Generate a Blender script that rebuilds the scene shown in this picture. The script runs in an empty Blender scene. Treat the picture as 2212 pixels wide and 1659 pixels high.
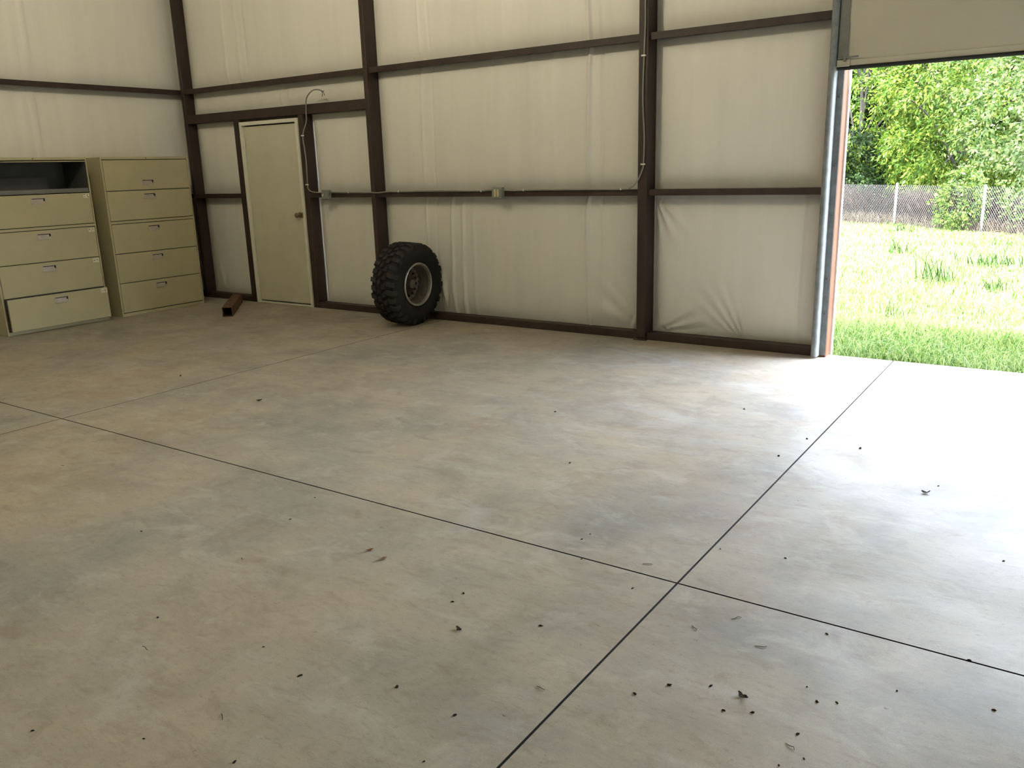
import bpy, math, random
import numpy as np
from mathutils import Vector, Matrix

random.seed(7)
RNG = np.random.default_rng(11)
scene = bpy.context.scene
COL = scene.collection
PI = math.pi

# ------------------------------------------------------------------ camera
cam_data = bpy.data.cameras.new('camera')
cam_data.sensor_fit = 'HORIZONTAL'
cam_data.sensor_width = 36.0
cam_data.lens = 36.0 * 1797.93 / 2212.0
cam_data.clip_end = 300.0
cam_data.clip_start = 0.05
cam = bpy.data.objects.new('camera', cam_data)
COL.objects.link(cam)
YAW, PITCH, ROLL = math.radians(34.576), math.radians(-14.588), math.radians(-1.6746)
_f = Vector((-math.sin(YAW) * math.cos(PITCH), math.cos(YAW) * math.cos(PITCH), math.sin(PITCH)))
_r = Vector((math.cos(YAW), math.sin(YAW), 0.0))
_u = _r.cross(_f)
_r2 = _r * math.cos(ROLL) + _u * math.sin(ROLL)
_u2 = _u * math.cos(ROLL) - _r * math.sin(ROLL)
_m = Matrix((_r2, _u2, -_f)).transposed().to_4x4()
_m.translation = Vector((9.5564, -6.6594, 1.5181))
cam.matrix_world = _m
scene.camera = cam

# ------------------------------------------------------------------ world, sun, exposure
SKY_STRENGTH = 7.2
SUN_STRENGTH = 27.0
LAMP_GLOW = 690.0
scene.view_settings.view_transform = 'Standard'
scene.view_settings.look = 'None'
scene.view_settings.gamma = 1.0
scene.view_settings.use_curve_mapping = False
scene.view_settings.exposure = 0.0

world = bpy.data.worlds.new('world')
scene.world = world
world.use_nodes = True
wn, wl = world.node_tree.nodes, world.node_tree.links
wn.clear()
w_out = wn.new('ShaderNodeOutputWorld')
w_bg = wn.new('ShaderNodeBackground')
w_sky = wn.new('ShaderNodeTexSky')
w_sky.sky_type = 'NISHITA'
w_sky.sun_disc = False
w_sky.sun_elevation = math.radians(70)
w_sky.sun_rotation = math.radians(170)
w_sky.air_density = 1.2
w_sky.dust_density = 3.0
w_hs = wn.new('ShaderNodeHueSaturation')
w_hs.inputs['Saturation'].default_value = 0.52
wl.new(w_sky.outputs[0], w_hs.inputs['Color'])
wl.new(w_hs.outputs[0], w_bg.inputs['Color'])
w_bg.inputs['Strength'].default_value = SKY_STRENGTH
wl.new(w_bg.outputs[0], w_out.inputs['Surface'])

sun_data = bpy.data.lights.new('sun', 'SUN')
sun_data.energy = SUN_STRENGTH
sun_data.angle = math.radians(0.8)
sun_data.color = (1.0, 0.96, 0.88)
sun = bpy.data.objects.new('sun', sun_data)
COL.objects.link(sun)
# the sun stands high behind the building: its light travels towards +Y
sun.rotation_euler = Vector((-0.10, 0.33, -0.94)).to_track_quat('-Z', 'Y').to_euler()

portal_data = bpy.data.lights.new('doorway_portal', 'AREA')
portal_data.shape = 'RECTANGLE'
portal_data.size = 3.66
portal_data.size_y = 2.15
portal_data.cycles.is_portal = True
portal = bpy.data.objects.new('doorway_portal', portal_data)
COL.objects.link(portal)
portal.location = (9.80, 0.05, 1.07)
portal.rotation_euler = (-PI / 2, 0, 0)

# ------------------------------------------------------------------ materials
def mat(name, color, rough=0.6, metal=0.0, spec=0.5, var=0.0, vscale=8.0, bump=0.0, bscale=40.0, color2=None, stretch=None, emit=None):
    m = bpy.data.materials.new(name)
    m.use_nodes = True
    nt = m.node_tree
    b = nt.nodes['Principled BSDF']
    b.inputs['Base Color'].default_value = (*color, 1)
    b.inputs['Roughness'].default_value = rough
    b.inputs['Metallic'].default_value = metal
    b.inputs['Specular IOR Level'].default_value = spec
    if emit:
        b.inputs['Emission Color'].default_value = (*emit[0], 1)
        b.inputs['Emission Strength'].default_value = emit[1]
    geo = None
    if var > 0 or bump > 0:
        geo = nt.nodes.new('ShaderNodeNewGeometry')
        mp = nt.nodes.new('ShaderNodeMapping')
        if stretch:
            mp.inputs['Scale'].default_value = stretch
        nt.links.new(geo.outputs['Position'], mp.inputs['Vector'])
    if var > 0:
        n = nt.nodes.new('ShaderNodeTexNoise')
        n.inputs['Scale'].default_value = vscale
        n.inputs['Detail'].default_value = 5
        n.inputs['Roughness'].default_value = 0.6
        nt.links.new(mp.outputs[0], n.inputs['Vector'])
        r = nt.nodes.new('ShaderNodeValToRGB')
        r.color_ramp.elements[0].position = 0.35
        r.color_ramp.elements[1].position = 0.65
        c2 = color2 if color2 else tuple(max(0.0, c * (1 - var)) for c in color)
        r.color_ramp.elements[0].color = (*c2, 1)
        r.color_ramp.elements[1].color = (*color, 1)
        nt.links.new(n.outputs['Fac'], r.inputs['Fac'])
        nt.links.new(r.outputs['Color'], b.inputs['Base Color'])
    if bump > 0:
        n2 = nt.nodes.new('ShaderNodeTexNoise')
        n2.inputs['Scale'].default_value = bscale
        n2.inputs['Detail'].default_value = 4
        nt.links.new(mp.outputs[0], n2.inputs['Vector'])
        bp = nt.nodes.new('ShaderNodeBump')
        bp.inputs['Strength'].default_value = bump
        bp.inputs['Distance'].default_value = 0.01
        nt.links.new(n2.outputs['Fac'], bp.inputs['Height'])
        nt.links.new(bp.outputs[0], b.inputs['Normal'])
    return m

def concrete():
    m = bpy.data.materials.new('concrete')
    m.use_nodes = True
    nt = m.node_tree
    N, L = nt.nodes, nt.links
    b = N['Principled BSDF']
    geo = N.new('ShaderNodeNewGeometry')
    def noise(scale, detail, rough, sc=(1, 1, 1), rot=0.0, dist=0.0):
        mp = N.new('ShaderNodeMapping')
        mp.inputs['Scale'].default_value = sc
        mp.inputs['Rotation'].default_value = (0, 0, rot)
        L.new(geo.outputs['Position'], mp.inputs['Vector'])
        n = N.new('ShaderNodeTexNoise')
        n.inputs['Scale'].default_value = scale
        n.inputs['Detail'].default_value = detail
        n.inputs['Roughness'].default_value = rough
        n.inputs['Distortion'].default_value = dist
        L.new(mp.outputs[0], n.inputs['Vector'])
        return n.outputs['Fac']
    def ramp(fac, stops):
        r = N.new('ShaderNodeValToRGB')
        el = r.color_ramp.elements
        while len(el) < len(stops):
            el.new(0.5)
        for e, (p, c) in zip(el, stops):
            e.position = p
            e.color = (*c, 1) if len(c) == 3 else c
        L.new(fac, r.inputs['Fac'])
        return r.outputs['Color']
    def mix(mode, fac, a, c):
        x = N.new('ShaderNodeMix')
        x.data_type = 'RGBA'
        x.blend_type = mode
        if isinstance(fac, float):
            x.inputs[0].default_value = fac
        else:
            L.new(fac, x.inputs[0])
        L.new(a, x.inputs[6])
        if isinstance(c, tuple):
            x.inputs[7].default_value = (*c, 1)
        else:
            L.new(c, x.inputs[7])
        return x.outputs[2]
    big = ramp(noise(0.75, 7, 0.66, dist=0.3), [(0.36, (0.300, 0.284, 0.250)), (0.50, (0.362, 0.328, 0.270)), (0.64, (0.392, 0.341, 0.265))])
    mid = ramp(noise(2.3, 7, 0.68, dist=0.4), [(0.30, (0.78, 0.785, 0.80)), (0.50, (1, 1, 1)), (0.72, (1.12, 1.09, 1.04))])
    c = mix('MULTIPLY', 1.0, big, mid)
    streak = ramp(noise(3.0, 6, 0.65, sc=(0.35, 3.2, 1), rot=0.35), [(0.32, (0.87, 0.86, 0.84)), (0.56, (1, 1, 1)), (0.8, (1.07, 1.07, 1.06))])
    c = mix('MULTIPLY', 0.45, c, streak)
    tan = ramp(noise(1.1, 6, 0.7, dist=0.8), [(0.52, (0, 0, 0)), (0.70, (1, 1, 1))])
    c = mix('MIX', mixfac(N, L, tan, 0.45), c, (0.31, 0.225, 0.155))
    pale = ramp(noise(0.8, 5, 0.6, sc=(1, 2.2, 1), rot=-0.5, dist=1.2), [(0.60, (0, 0, 0)), (0.72, (1, 1, 1))])
    c = mix('MIX', mixfac(N, L, pale, 0.35), c, (0.46, 0.47, 0.475))
    fine = ramp(noise(38, 5, 0.75, sc=(0.6, 1.6, 1), rot=0.3), [(0.28, (0.74, 0.72, 0.68)), (0.45, (1, 1, 1)), (0.72, (1.05, 1.05, 1.05))])
    c = mix('MULTIPLY', 0.85, c, fine)
    smudge = ramp(noise(7.0, 8, 0.72, sc=(0.7, 1.3, 1), rot=0.4, dist=0.6), [(0.53, (0, 0, 0)), (0.68, (1, 1, 1))])
    c = mix('MIX', mixfac(N, L, smudge, 0.5), c, (0.235, 0.185, 0.135))
    lightpatch = ramp(noise(4.0, 8, 0.7, sc=(0.8, 1.2, 1), rot=-0.3, dist=0.5), [(0.53, (0, 0, 0)), (0.66, (1, 1, 1))])
    c = mix('MIX', mixfac(N, L, lightpatch, 0.42), c, (0.50, 0.475, 0.415))
    grain = ramp(noise(210, 3, 0.6), [(0.3, (0.88, 0.88, 0.87)), (0.7, (1.08, 1.08, 1.08))])
    c = mix('MULTIPLY', 0.8, c, grain)
    speck = ramp(noise(38, 8, 0.72, sc=(0.7, 1.25, 1), rot=0.25, dist=0.8), [(0.29, (0.30, 0.24, 0.18)), (0.36, (1, 1, 1))])
    c = mix('MULTIPLY', 0.75, c, speck)
    L.new(c, b.inputs['Base Color'])
    rr = ramp(noise(1.3, 5, 0.6, dist=0.5), [(0.35, (0.50, 0.50, 0.50)), (0.7, (0.72, 0.72, 0.72))])
    L.new(rr, b.inputs['Roughness'])
    b.inputs['Specular IOR Level'].default_value = 0.35
    bp = N.new('ShaderNodeBump')
    bp.inputs['Strength'].default_value = 0.10
    bp.inputs['Distance'].default_value = 0.006
    L.new(noise(26, 6, 0.7), bp.inputs['Height'])
    L.new(bp.outputs[0], b.inputs['Normal'])
    return m

def mixfac(N, L, col, k):
    x = N.new('ShaderNodeMath')
    x.operation = 'MULTIPLY'
    L.new(col, x.inputs[0])
    x.inputs[1].default_value = k
    return x.outputs[0]

def leaf_mat(name, cols, trans=0.45):
    m = bpy.data.materials.new(name)
    m.use_nodes = True
    nt = m.node_tree
    N, L = nt.nodes, nt.links
    b = N['Principled BSDF']
    out = N['Material Output']
    geo = N.new('ShaderNodeNewGeometry')
    r = N.new('ShaderNodeValToRGB')
    el = r.color_ramp.elements
    while len(el) < len(cols):
        el.new(0.5)
    for i, (e, c) in enumerate(zip(el, cols)):
        e.position = i / (len(cols) - 1)
        e.color = (*c, 1)
    L.new(geo.outputs['Random Per Island'], r.inputs['Fac'])
    L.new(r.outputs[0], b.inputs['Base Color'])
    b.inputs['Roughness'].default_value = 0.45
    b.inputs['Specular IOR Level'].default_value = 0.12
    t = N.new('ShaderNodeBsdfTranslucent')
    L.new(r.outputs[0], t.inputs['Color'])
    mx = N.new('ShaderNodeMixShader')
    mx.inputs[0].default_value = trans
    L.new(b.outputs[0], mx.inputs[1])
    L.new(t.outputs[0], mx.inputs[2])
    L.new(mx.outputs[0], out.inputs['Surface'])
    return m

M = {}
M['concrete'] = concrete()
M['joint'] = mat('joint_dirt', (0.022, 0.017, 0.014), 0.95)
M['liner'] = mat('liner', (0.86, 0.835, 0.765), 0.50, spec=0.4, var=0.06, vscale=1.6, bump=0.20, bscale=5.0, stretch=(3.0, 3.0, 0.35))
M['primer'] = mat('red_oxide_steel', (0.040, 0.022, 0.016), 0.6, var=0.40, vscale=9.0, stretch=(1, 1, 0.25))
M['primer_lit'] = mat('red_oxide_lit_jamb', (0.1890, 0.0756, 0.0396), 0.75, spec=0.15, var=0.25, vscale=6.0)  # paler copy of the primer, with the doorway's light put into its colour
M['siding'] = mat('siding', (0.70, 0.68, 0.62), 0.5, var=0.1)
M['trim'] = mat('white_trim', (0.80, 0.80, 0.78), 0.5, var=0.05)
M['door'] = mat('door_paint', (0.66, 0.63, 0.49), 0.5, var=0.07, vscale=3.0)
M['door_frame'] = mat('door_frame_paint', (0.80, 0.78, 0.66), 0.5, var=0.08, vscale=6.0)
M['galv'] = mat('galvanised', (0.25, 0.27, 0.275), 0.65, metal=0.0, spec=0.18, var=0.3, vscale=14.0)
M['galv_dark'] = mat('stile_grey', (0.20, 0.205, 0.19), 0.5, metal=0.3, var=0.25, vscale=12.0)
M['panel'] = mat('overhead_panel', (0.5016, 0.4712, 0.3800), 0.55, var=0.08, vscale=2.5)
M['rubber'] = mat('rubber', (0.018, 0.018, 0.016), 0.85, var=0.3, vscale=20)
M['tire'] = mat('tire_rubber', (0.021, 0.021, 0.019), 0.8, spec=0.4)
M['tire_wall'] = mat('tire_sidewall', (0.019, 0.018, 0.015), 0.85, spec=0.3, var=0.35, vscale=9.0)
M['alloy'] = mat('alloy', (0.52, 0.50, 0.45), 0.38, metal=0.75, var=0.25, vscale=18.0)
M['alloy_dull'] = mat('alloy_dull', (0.20, 0.18, 0.145), 0.6, metal=0.2, var=0.4, vscale=30.0)
M['rust'] = mat('rust', (0.085, 0.046, 0.028), 0.85, var=0.5, vscale=30.0)
M['black'] = mat('black', (0.01, 0.009, 0.008), 0.9)
M['cabinet'] = mat('cabinet_paint', (0.47, 0.425, 0.265), 0.5, var=0.05, vscale=5.0)
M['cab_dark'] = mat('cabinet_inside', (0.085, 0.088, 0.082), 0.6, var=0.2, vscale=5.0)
M['cab_tray'] = mat('cabinet_tray', (0.16, 0.165, 0.155), 0.5, var=0.2, vscale=5.0)
M['pull'] = mat('pull_plate', (0.50, 0.44, 0.39), 0.35, metal=0.2, var=0.2, vscale=20)
M['sticker'] = mat('sticker', (0.72, 0.68, 0.54), 0.6)
M['ink'] = mat('ink', (0.10, 0.085, 0.05), 0.7)
M['brass'] = mat('knob_metal', (0.38, 0.30, 0.20), 0.28, metal=1.0, var=0.2, vscale=30)
M['box_grey'] = mat('box_metal', (0.30, 0.32, 0.27), 0.45, metal=0.35, var=0.25, vscale=40)
M['screw'] = mat('screw', (0.75, 0.75, 0.70), 0.25, metal=0.9)
M['ivory'] = mat('ivory', (0.68, 0.62, 0.36), 0.5)
M['cable'] = mat('cable_sheath', (0.26, 0.25, 0.21), 0.5, var=0.1)
M['clip'] = mat('cable_clip', (0.80, 0.78, 0.70), 0.5)
M['rust_tube'] = mat('rusty_tube', (0.150, 0.078, 0.042), 0.8, var=0.55, vscale=7.0)
M['lamp'] = mat('lamp_globe', (0.8, 0.76, 0.62), 0.6, emit=((1.0, 0.89, 0.65), LAMP_GLOW))
M['grass'] = leaf_mat('grass', [(0.0226, 0.0566, 0.0072), (0.0559, 0.1187, 0.0160), (0.0946, 0.1511, 0.0321), (0.1550, 0.1943, 0.0611), (0.2634, 0.3303, 0.1038)], 0.3)
M['clump'] = leaf_mat('grass_clump', [(0.0129, 0.0301, 0.0065), (0.0215, 0.0428, 0.0086), (0.0343, 0.0557, 0.0129)], 0.25)
M['lawn'] = mat('lawn_ground', (0.0422, 0.0524, 0.0157), 0.95, var=0.4, vscale=1.7, color2=(0.0563, 0.0608, 0.0230))
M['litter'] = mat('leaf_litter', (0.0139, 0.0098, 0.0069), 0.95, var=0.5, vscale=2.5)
M['bark'] = mat('bark', (0.0229, 0.0189, 0.0149), 0.9, var=0.4, vscale=12.0)
M['leaf_yellow'] = leaf_mat('leaf_yellow_green', [(0.0182, 0.0483, 0.0052), (0.0363, 0.0773, 0.0080), (0.0687, 0.1062, 0.0110), (0.1131, 0.1352, 0.0154)], 0.3)
M['leaf_mid'] = leaf_mat('leaf_mid_green', [(0.0171, 0.0395, 0.0074), (0.0341, 0.0686, 0.0124), (0.0681, 0.1054, 0.0207), (0.1136, 0.1318, 0.0290)], 0.3)
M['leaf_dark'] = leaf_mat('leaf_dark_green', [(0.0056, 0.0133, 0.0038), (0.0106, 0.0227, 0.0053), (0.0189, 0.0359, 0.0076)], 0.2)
M['leaf_pale'] = leaf_mat('leaf_pale_green', [(0.0161, 0.0316, 0.0073), (0.0295, 0.0500, 0.0128), (0.0484, 0.0684, 0.0209), (0.0699, 0.0867, 0.0322)], 0.3)
M['brush'] = leaf_mat('dry_brush', [(0.0047, 0.0022, 0.0012), (0.0094, 0.0045, 0.0025), (0.0175, 0.0089, 0.0049)], 0.1)
M['straw'] = leaf_mat('dry_straw', [(0.0393, 0.0295, 0.0183), (0.0618, 0.0477, 0.0309), (0.0899, 0.0730, 0.0505)], 0.3)
M['fence_post'] = mat('fence_post', (0.1277, 0.1297, 0.1277), 0.45, metal=0.3, var=0.1)
M['fence_wire'] = mat('fence_wire', (0.0702, 0.0702, 0.0678), 0.4, metal=0.3)
M['leaf_brown'] = mat('dead_leaf', (0.30, 0.14, 0.06), 0.85, var=0.3, vscale=60, spec=0.05)
M['leaf_tan'] = mat('dead_leaf_tan', (0.34, 0.25, 0.16), 0.85, var=0.4, vscale=60, spec=0.05)
M['leaf_black'] = mat('dead_leaf_dark', (0.055, 0.042, 0.030), 0.85, var=0.3, vscale=60, spec=0.05)
M['crumb'] = mat('dirt_crumb', (0.05, 0.038, 0.028), 0.95, var=0.4, vscale=80, spec=0.05)

# ------------------------------------------------------------------ helpers
def tag(o, label=None, cat=None, group=None, kind=None):
    if label: o['label'] = label
    if cat: o['category'] = cat
    if group: o['group'] = group
    if kind: o['kind'] = kind
    return o

def empty(name, loc=(0, 0, 0)):
    o = bpy.data.objects.new(name, None)
    o.empty_display_size = 0.1
    o.location = loc
    COL.objects.link(o)
    return o

def world_loc(o):
    v = Vector((0, 0, 0))
    while o:
        v += o.location
        o = o.parent
    return v

class MB:
    def __init__(self):
        self.v, self.f = [], []
    def add(self, vs, fs):
        n = len(self.v)
        self.v += [tuple(p) for p in vs]
        self.f += [tuple(i + n for i in f) for f in fs]
        return self
    def box(self, x0, x1, y0, y1, z0, z1):
        return self.add([(x0, y0, z0), (x1, y0, z0), (x1, y1, z0), (x0, y1, z0), (x0, y0, z1), (x1, y0, z1), (x1, y1, z1), (x0, y1, z1)],
                        [(0, 3, 2, 1), (4, 5, 6, 7), (0, 1, 5, 4), (1, 2, 6, 5), (2, 3, 7, 6), (3, 0, 4, 7)])
    def prism(self, poly, axis, a0, a1):
        # poly: list of 2D points in the plane perpendicular to axis
        n = len(poly)
        def pt(u, w, a):
            return {'x': (a, u, w), 'y': (u, a, w), 'z': (u, w, a)}[axis]
        vs = [pt(u, w, a0) for u, w in poly] + [pt(u, w, a1) for u, w in poly]
        fs = [tuple(range(n))[::-1], tuple(range(n, 2 * n))]
        fs += [(i, (i + 1) % n, n + (i + 1) % n, n + i) for i in range(n)]
        return self.add(vs, fs)
    def ribbon(self, line, t, axis, a0, a1):
        # thin sheet following a 2D polyline, thickness t
        out, inn = [], []
        n = len(line)
        for i in range(n):
            p0 = Vector(line[max(0, i - 1)]); p1 = Vector(line[min(n - 1, i + 1)])
            d = (p1 - p0).normalized(); nn = Vector((-d.y, d.x)) * t * 0.5
            q = Vector(line[i]); out.append(tuple(q + nn)); inn.append(tuple(q - nn))
        return self.prism(out + inn[::-1], axis, a0, a1)
    def tube(self, pts, r, n=8, caps=True):
        pts = [Vector(p) for p in pts]
        rs = r if isinstance(r, (list, tuple)) else [r] * len(pts)
        rings = []
        up = None
        for i, p in enumerate(pts):
            d = (pts[min(i + 1, len(pts) - 1)] - pts[max(i - 1, 0)]).normalized()
            if up is None:
                up = Vector((0, 0, 1)) if abs(d.z) < 0.9 else Vector((1, 0, 0))
            a = d.cross(up).normalized(); bb = a.cross(d).normalized()
            up = bb
            rings.append([p + (a * math.cos(2 * PI * k / n) + bb * math.sin(2 * PI * k / n)) * rs[i] for k in range(n)])
        vs = [q for ring in rings for q in ring]
        fs = []
        for i in range(len(pts) - 1):
            for k in range(n):
                k2 = (k + 1) % n
                fs.append((i * n + k, i * n + k2, (i + 1) * n + k2, (i + 1) * n + k))
        if caps:
            fs.append(tuple(range(n))[::-1]); fs.append(tuple(range((len(pts) - 1) * n, len(pts) * n)))
        return self.add(vs, fs)
    def lathe(self, prof, n=32, axis='x', c=(0, 0, 0), close=False):
        # prof: (a along axis, radius)
        vs = []
        for a, r in prof:
            for k in range(n):
                t = 2 * PI * k / n
                u, w = r * math.cos(t), r * math.sin(t)
                p = {'x': (a, u, w), 'y': (w, a, u), 'z': (u, w, a)}[axis]
                vs.append((p[0] + c[0], p[1] + c[1], p[2] + c[2]))
        m = len(prof)
        fs = []
        for i in range(m if close else m - 1):
            j = (i + 1) % m
            for k in range(n):
                k2 = (k + 1) % n
                fs.append((i * n + k, i * n + k2, j * n + k2, j * n + k))
        if not close:
            if prof[0][1] > 1e-6: fs.append(tuple(range(n))[::-1])
            if prof[-1][1] > 1e-6: fs.append(tuple(range((m - 1) * n, m * n)))
        return self.add(vs, fs)
    def build(self, name, material, parent=None, smooth=False, bevel=0.0, label=None, local=False, seg=1):
        me = bpy.data.meshes.new(name)
        off = Vector((0, 0, 0)) if (parent is None or local) else world_loc(parent)
        me.from_pydata([(p[0] - off.x, p[1] - off.y, p[2] - off.z) for p in self.v], [], self.f)
        me.materials.append(material)
        me.validate()
        me.update()
        if smooth:
            me.polygons.foreach_set('use_smooth', [True] * len(me.polygons))
            try:
                me.set_sharp_from_angle(angle=math.radians(40))
            except Exception:
                pass
        o = bpy.data.objects.new(name, me)
        COL.objects.link(o)
        if parent: o.parent = parent
        if bevel > 0:
            md = o.modifiers.new('bevel', 'BEVEL')
            md.width = bevel; md.segments = seg; md.limit_method = 'ANGLE'; md.angle_limit = math.radians(40)
        if label: o['label'] = label
        return o

def np_obj(name, V, F, material, parent=None, smooth=False):
    me = bpy.data.meshes.new(name)
    V = np.asarray(V, dtype=np.float32); F = np.asarray(F, dtype=np.int32)
    if parent is not None:
        V = V - np.array(world_loc(parent), dtype=np.float32)
    k = F.shape[1]
    me.vertices.add(len(V)); me.vertices.foreach_set('co', V.ravel())
    me.loops.add(F.size); me.loops.foreach_set('vertex_index', F.ravel())
    me.polygons.add(len(F)); me.polygons.foreach_set('loop_start', np.arange(0, F.size, k, dtype=np.int32))
    me.materials.append(material)
    me.update(calc_edges=True)
    me.validate()
    if smooth: me.polygons.foreach_set('use_smooth', np.ones(len(F), dtype=bool))
    o = bpy.data.objects.new(name, me)
    COL.objects.link(o)
    if parent is not None: o.parent = parent
    return o

def share(src, name, parent, loc=(0, 0, 0), rot=(0, 0, 0)):
    o = bpy.data.objects.new(name, src.data)
    COL.objects.link(o)
    o.parent = parent
    o.location = loc
    o.rotation_euler = rot
    for md in src.modifiers:
        n = o.modifiers.new(md.name, md.type)
        if md.type == 'BEVEL':
            n.width = md.width; n.segments = md.segments; n.limit_method = 'ANGLE'; n.angle_limit = md.angle_limit
    return o

# ------------------------------------------------------------------ the setting: slab
RX, RY, RZ = 13.4, -12.0, 4.6       # room extents
YL = 0.140                          # liner plane of the back wall
SLAB_EDGE = 0.105

fl = MB().box(-0.15, RX + 0.15, RY - 0.15, SLAB_EDGE - 0.004, -0.45, -0.006).build('floor', M['joint'])
tag(fl, 'pale mottled concrete slab floor crossed by dark saw cuts', 'floor', kind='structure')
cx = [(-0.15, 0), (4.118, 0.0034), (8.450, 0.0042), (12.78, 0.003), (RX + 0.15, 0)]
cy = [(RY - 0.15, 0), (-8.33, 0.003), (-4.006, 0.0042), (SLAB_EDGE, 0)]
for i in range(len(cx) - 1):
    for j in range(len(cy) - 1):
        x0, x1 = cx[i][0] + cx[i][1], cx[i + 1][0] - cx[i + 1][1]
        y0, y1 = cy[j][0] + cy[j][1], cy[j + 1][0] - cy[j + 1][1]
        slab = MB().box(x0, x1, y0, y1, -0.4 if j == len(cy) - 2 else -0.1, 0.0).build('concrete_slab', M['concrete'], fl)
        slab.data.materials.append(M['joint'])          # the sawn sides are stained dark
        for k, pf in enumerate(slab.data.polygons):
            if abs(pf.normal.z) < 0.5 and not (pf.normal.y > 0.5 and j == len(cy) - 2):
                pf.material_index = 1

clm = MB().box(-0.15, RX + 0.15, RY - 0.15, 0.28, RZ, RZ + 0.12)
cl = clm.build('ceiling', M['liner'])
tag(cl, 'white insulated roof lining above the shop floor', 'ceiling', kind='structure')

# ------------------------------------------------------------------ liner sheets
def seam_profile(d, w=0.012):
    return math.exp(-(d / w) ** 2)

def liner_depth(u, z, u0, u1, z0, z1, seams, fans, bulge):
    d = min(u - u0, u1 - u, z - z0, z1 - z)
    y = bulge * (1 - math.exp(-max(d - 0.01, 0) / 0.075))
    y += 0.004 * math.sin(u * 5.1 + z * 1.3) * math.sin(z * 2.2 + u) * min(1, d / 0.1)
    for su, sw, amp in seams:
        wob = 0.012 * math.sin(z * 2.1 + su * 7)
        y += 1.9 * amp * seam_profile(u - su - wob, sw)
    for fu, fz, R, n, ph, amp, th0, thw in fans:
        du, dz = u - fu, z - fz
        r = math.hypot(du, dz)
        if r < R * 2.2 and r > 1e-4:
            th = math.atan2(dz, du)
            dth = (th - th0 + PI) % (2 * PI) - PI
            y += 2.0 * amp * math.sin(n * th + ph + 1.5 * math.sin(3 * th)) * math.exp(-(r / R) ** 2) * min(1, r / 0.12) * math.exp(-(dth / thw) ** 2)
    return y

def liner_panel(parent, axis, u0, u1, z0, z1, seams=(), fans=(), bulge=0.045, du=0.02, dz=0.045, base=None, sign=-1):
    nu = max(4, int((u1 - u0) / du)); nv = max(4, int((z1 - z0) / dz))
    V, F = [], []
    for j in range(nv + 1):
        z = z0 + (z1 - z0) * j / nv
        for i in range(nu + 1):
            u = u0 + (u1 - u0) * i / nu
            d = base + sign * liner_depth(u, z, u0, u1, z0, z1, seams, fans, bulge)
            V.append((u, d, z) if axis == 'x' else (d, u, z))
    for j in range(nv):
        for i in range(nu):
            a = j * (nu + 1) + i
            q = (a, a + 1, a + nu + 2, a + nu + 1)
            F.append(q if (axis == 'x') else q[::-1])
    return np_obj('liner_panel', V, F, M['liner'], parent, smooth=True)

# ------------------------------------------------------------------ back wall
wb = MB()
FX0_, FX1_ = 1.209, 2.198
DX0, DX1 = 7.972, 11.632            # overhead door opening
for b in ((-0.2, 1.22, 0, RZ), (1.22, 2.19, 2.11, RZ), (2.19, DX0 - 0.01, 0, RZ), (DX0 - 0.01, DX1 + 0.01, 3.66, RZ), (DX1 + 0.01, RX + 0.2, 0, RZ)):
    wb.box(b[0], b[1], 0.150, 0.168, -0.1 if b[2] == 0 else b[2], b[3])
wb = wb.build('wall_back', M['siding'])
tag(wb, 'long white insulated wall framed with brown steel columns and girts', 'wall', kind='structure')

SE = [(3.90, 0.010, 0.007), (4.03, 0.008, -0.006), (5.80, 0.016, 0.014), (5.93, 0.010, -0.006)]
SE2 = SE + [(4.62, 0.03, 0.004), (4.9, 0.02, 0.003), (5.35, 0.012, 0.003), (5.2, 0.02, -0.003)]
SL = [(0.95, 0.012, 0.006), (1.18, 0.02, 0.005), (1.32, 0.01, -0.004)]
XA, XB, XC, XD = (0.212, 3.249), (3.305, 6.345), (6.430, 7.870), (11.84, RX)
ZR = ((0.055, 1.262), (1.296, 2.502), (2.540, 3.770), (3.808, 4.60))
liner_panel(wb, 'x', 0.212, 1.095, 0.055, 1.262, base=YL, fans=[(0.45, 0.08, 0.4, 9, 0, 0.006, 1.2, 0.8)])
liner_panel(wb, 'x', 0.212, 1.095, 1.296, 2.150, base=YL)
liner_panel(wb, 'x', 2.280, 3.249, 0.055, 1.262, base=YL, fans=[(2.33, 0.10, 0.45, 14, 0.5, 0.006, 0.9, 0.7)])
liner_panel(wb, 'x', 2.280, 3.249, 1.296, 2.150, base=YL)
liner_panel(wb, 'x', *XA, 2.243, 2.502, base=YL, seams=[(1.85, 0.02, 0.006)], fans=[(1.95, 2.24, 0.25, 11, 0, 0.008, 1.9, 0.8)])
liner_panel(wb, 'x', *XA, *ZR[2], base=YL, seams=SL)
liner_panel(wb, 'x', *XA, *ZR[3], base=YL)
liner_panel(wb, 'x', *XB, *ZR[0], base=YL, seams=SE + [(4.35, 0.02, 0.008), (4.22, 0.015, 0.010), (4.48, 0.02, 0.006)], du=0.012,
            fans=[(6.36, 0.06, 0.55, 16, 0, 0.011, 2.5, 0.6), (4.10, 0.10, 0.5, 12, 1, 0.010, 1.5, 0.7)])
liner_panel(wb, 'x', *XB, *ZR[1], base=YL, seams=SE + [(5.2, 0.03, 0.003), (5.45, 0.03, 0.004), (4.75, 0.006, 0.002)], du=0.012)
liner_panel(wb, 'x', *XB, *ZR[2], base=YL, seams=SE2, du=0.012)
liner_panel(wb, 'x', *XB, *ZR[3], base=YL)
liner_panel(wb, 'x', *XC, *ZR[0], base=YL, du=0.012, dz=0.02, seams=[(7.72, 0.012, 0.004)],
            fans=[(7.30, -0.02, 0.42, 26, 0, 0.010, 2.15, 0.35), (6.44, 1.25, 0.30, 22, 0, 0.012, -1.0, 0.5), (6.46, 0.06, 0.35, 20, 1, 0.010, 0.3, 0.35)])
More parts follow.
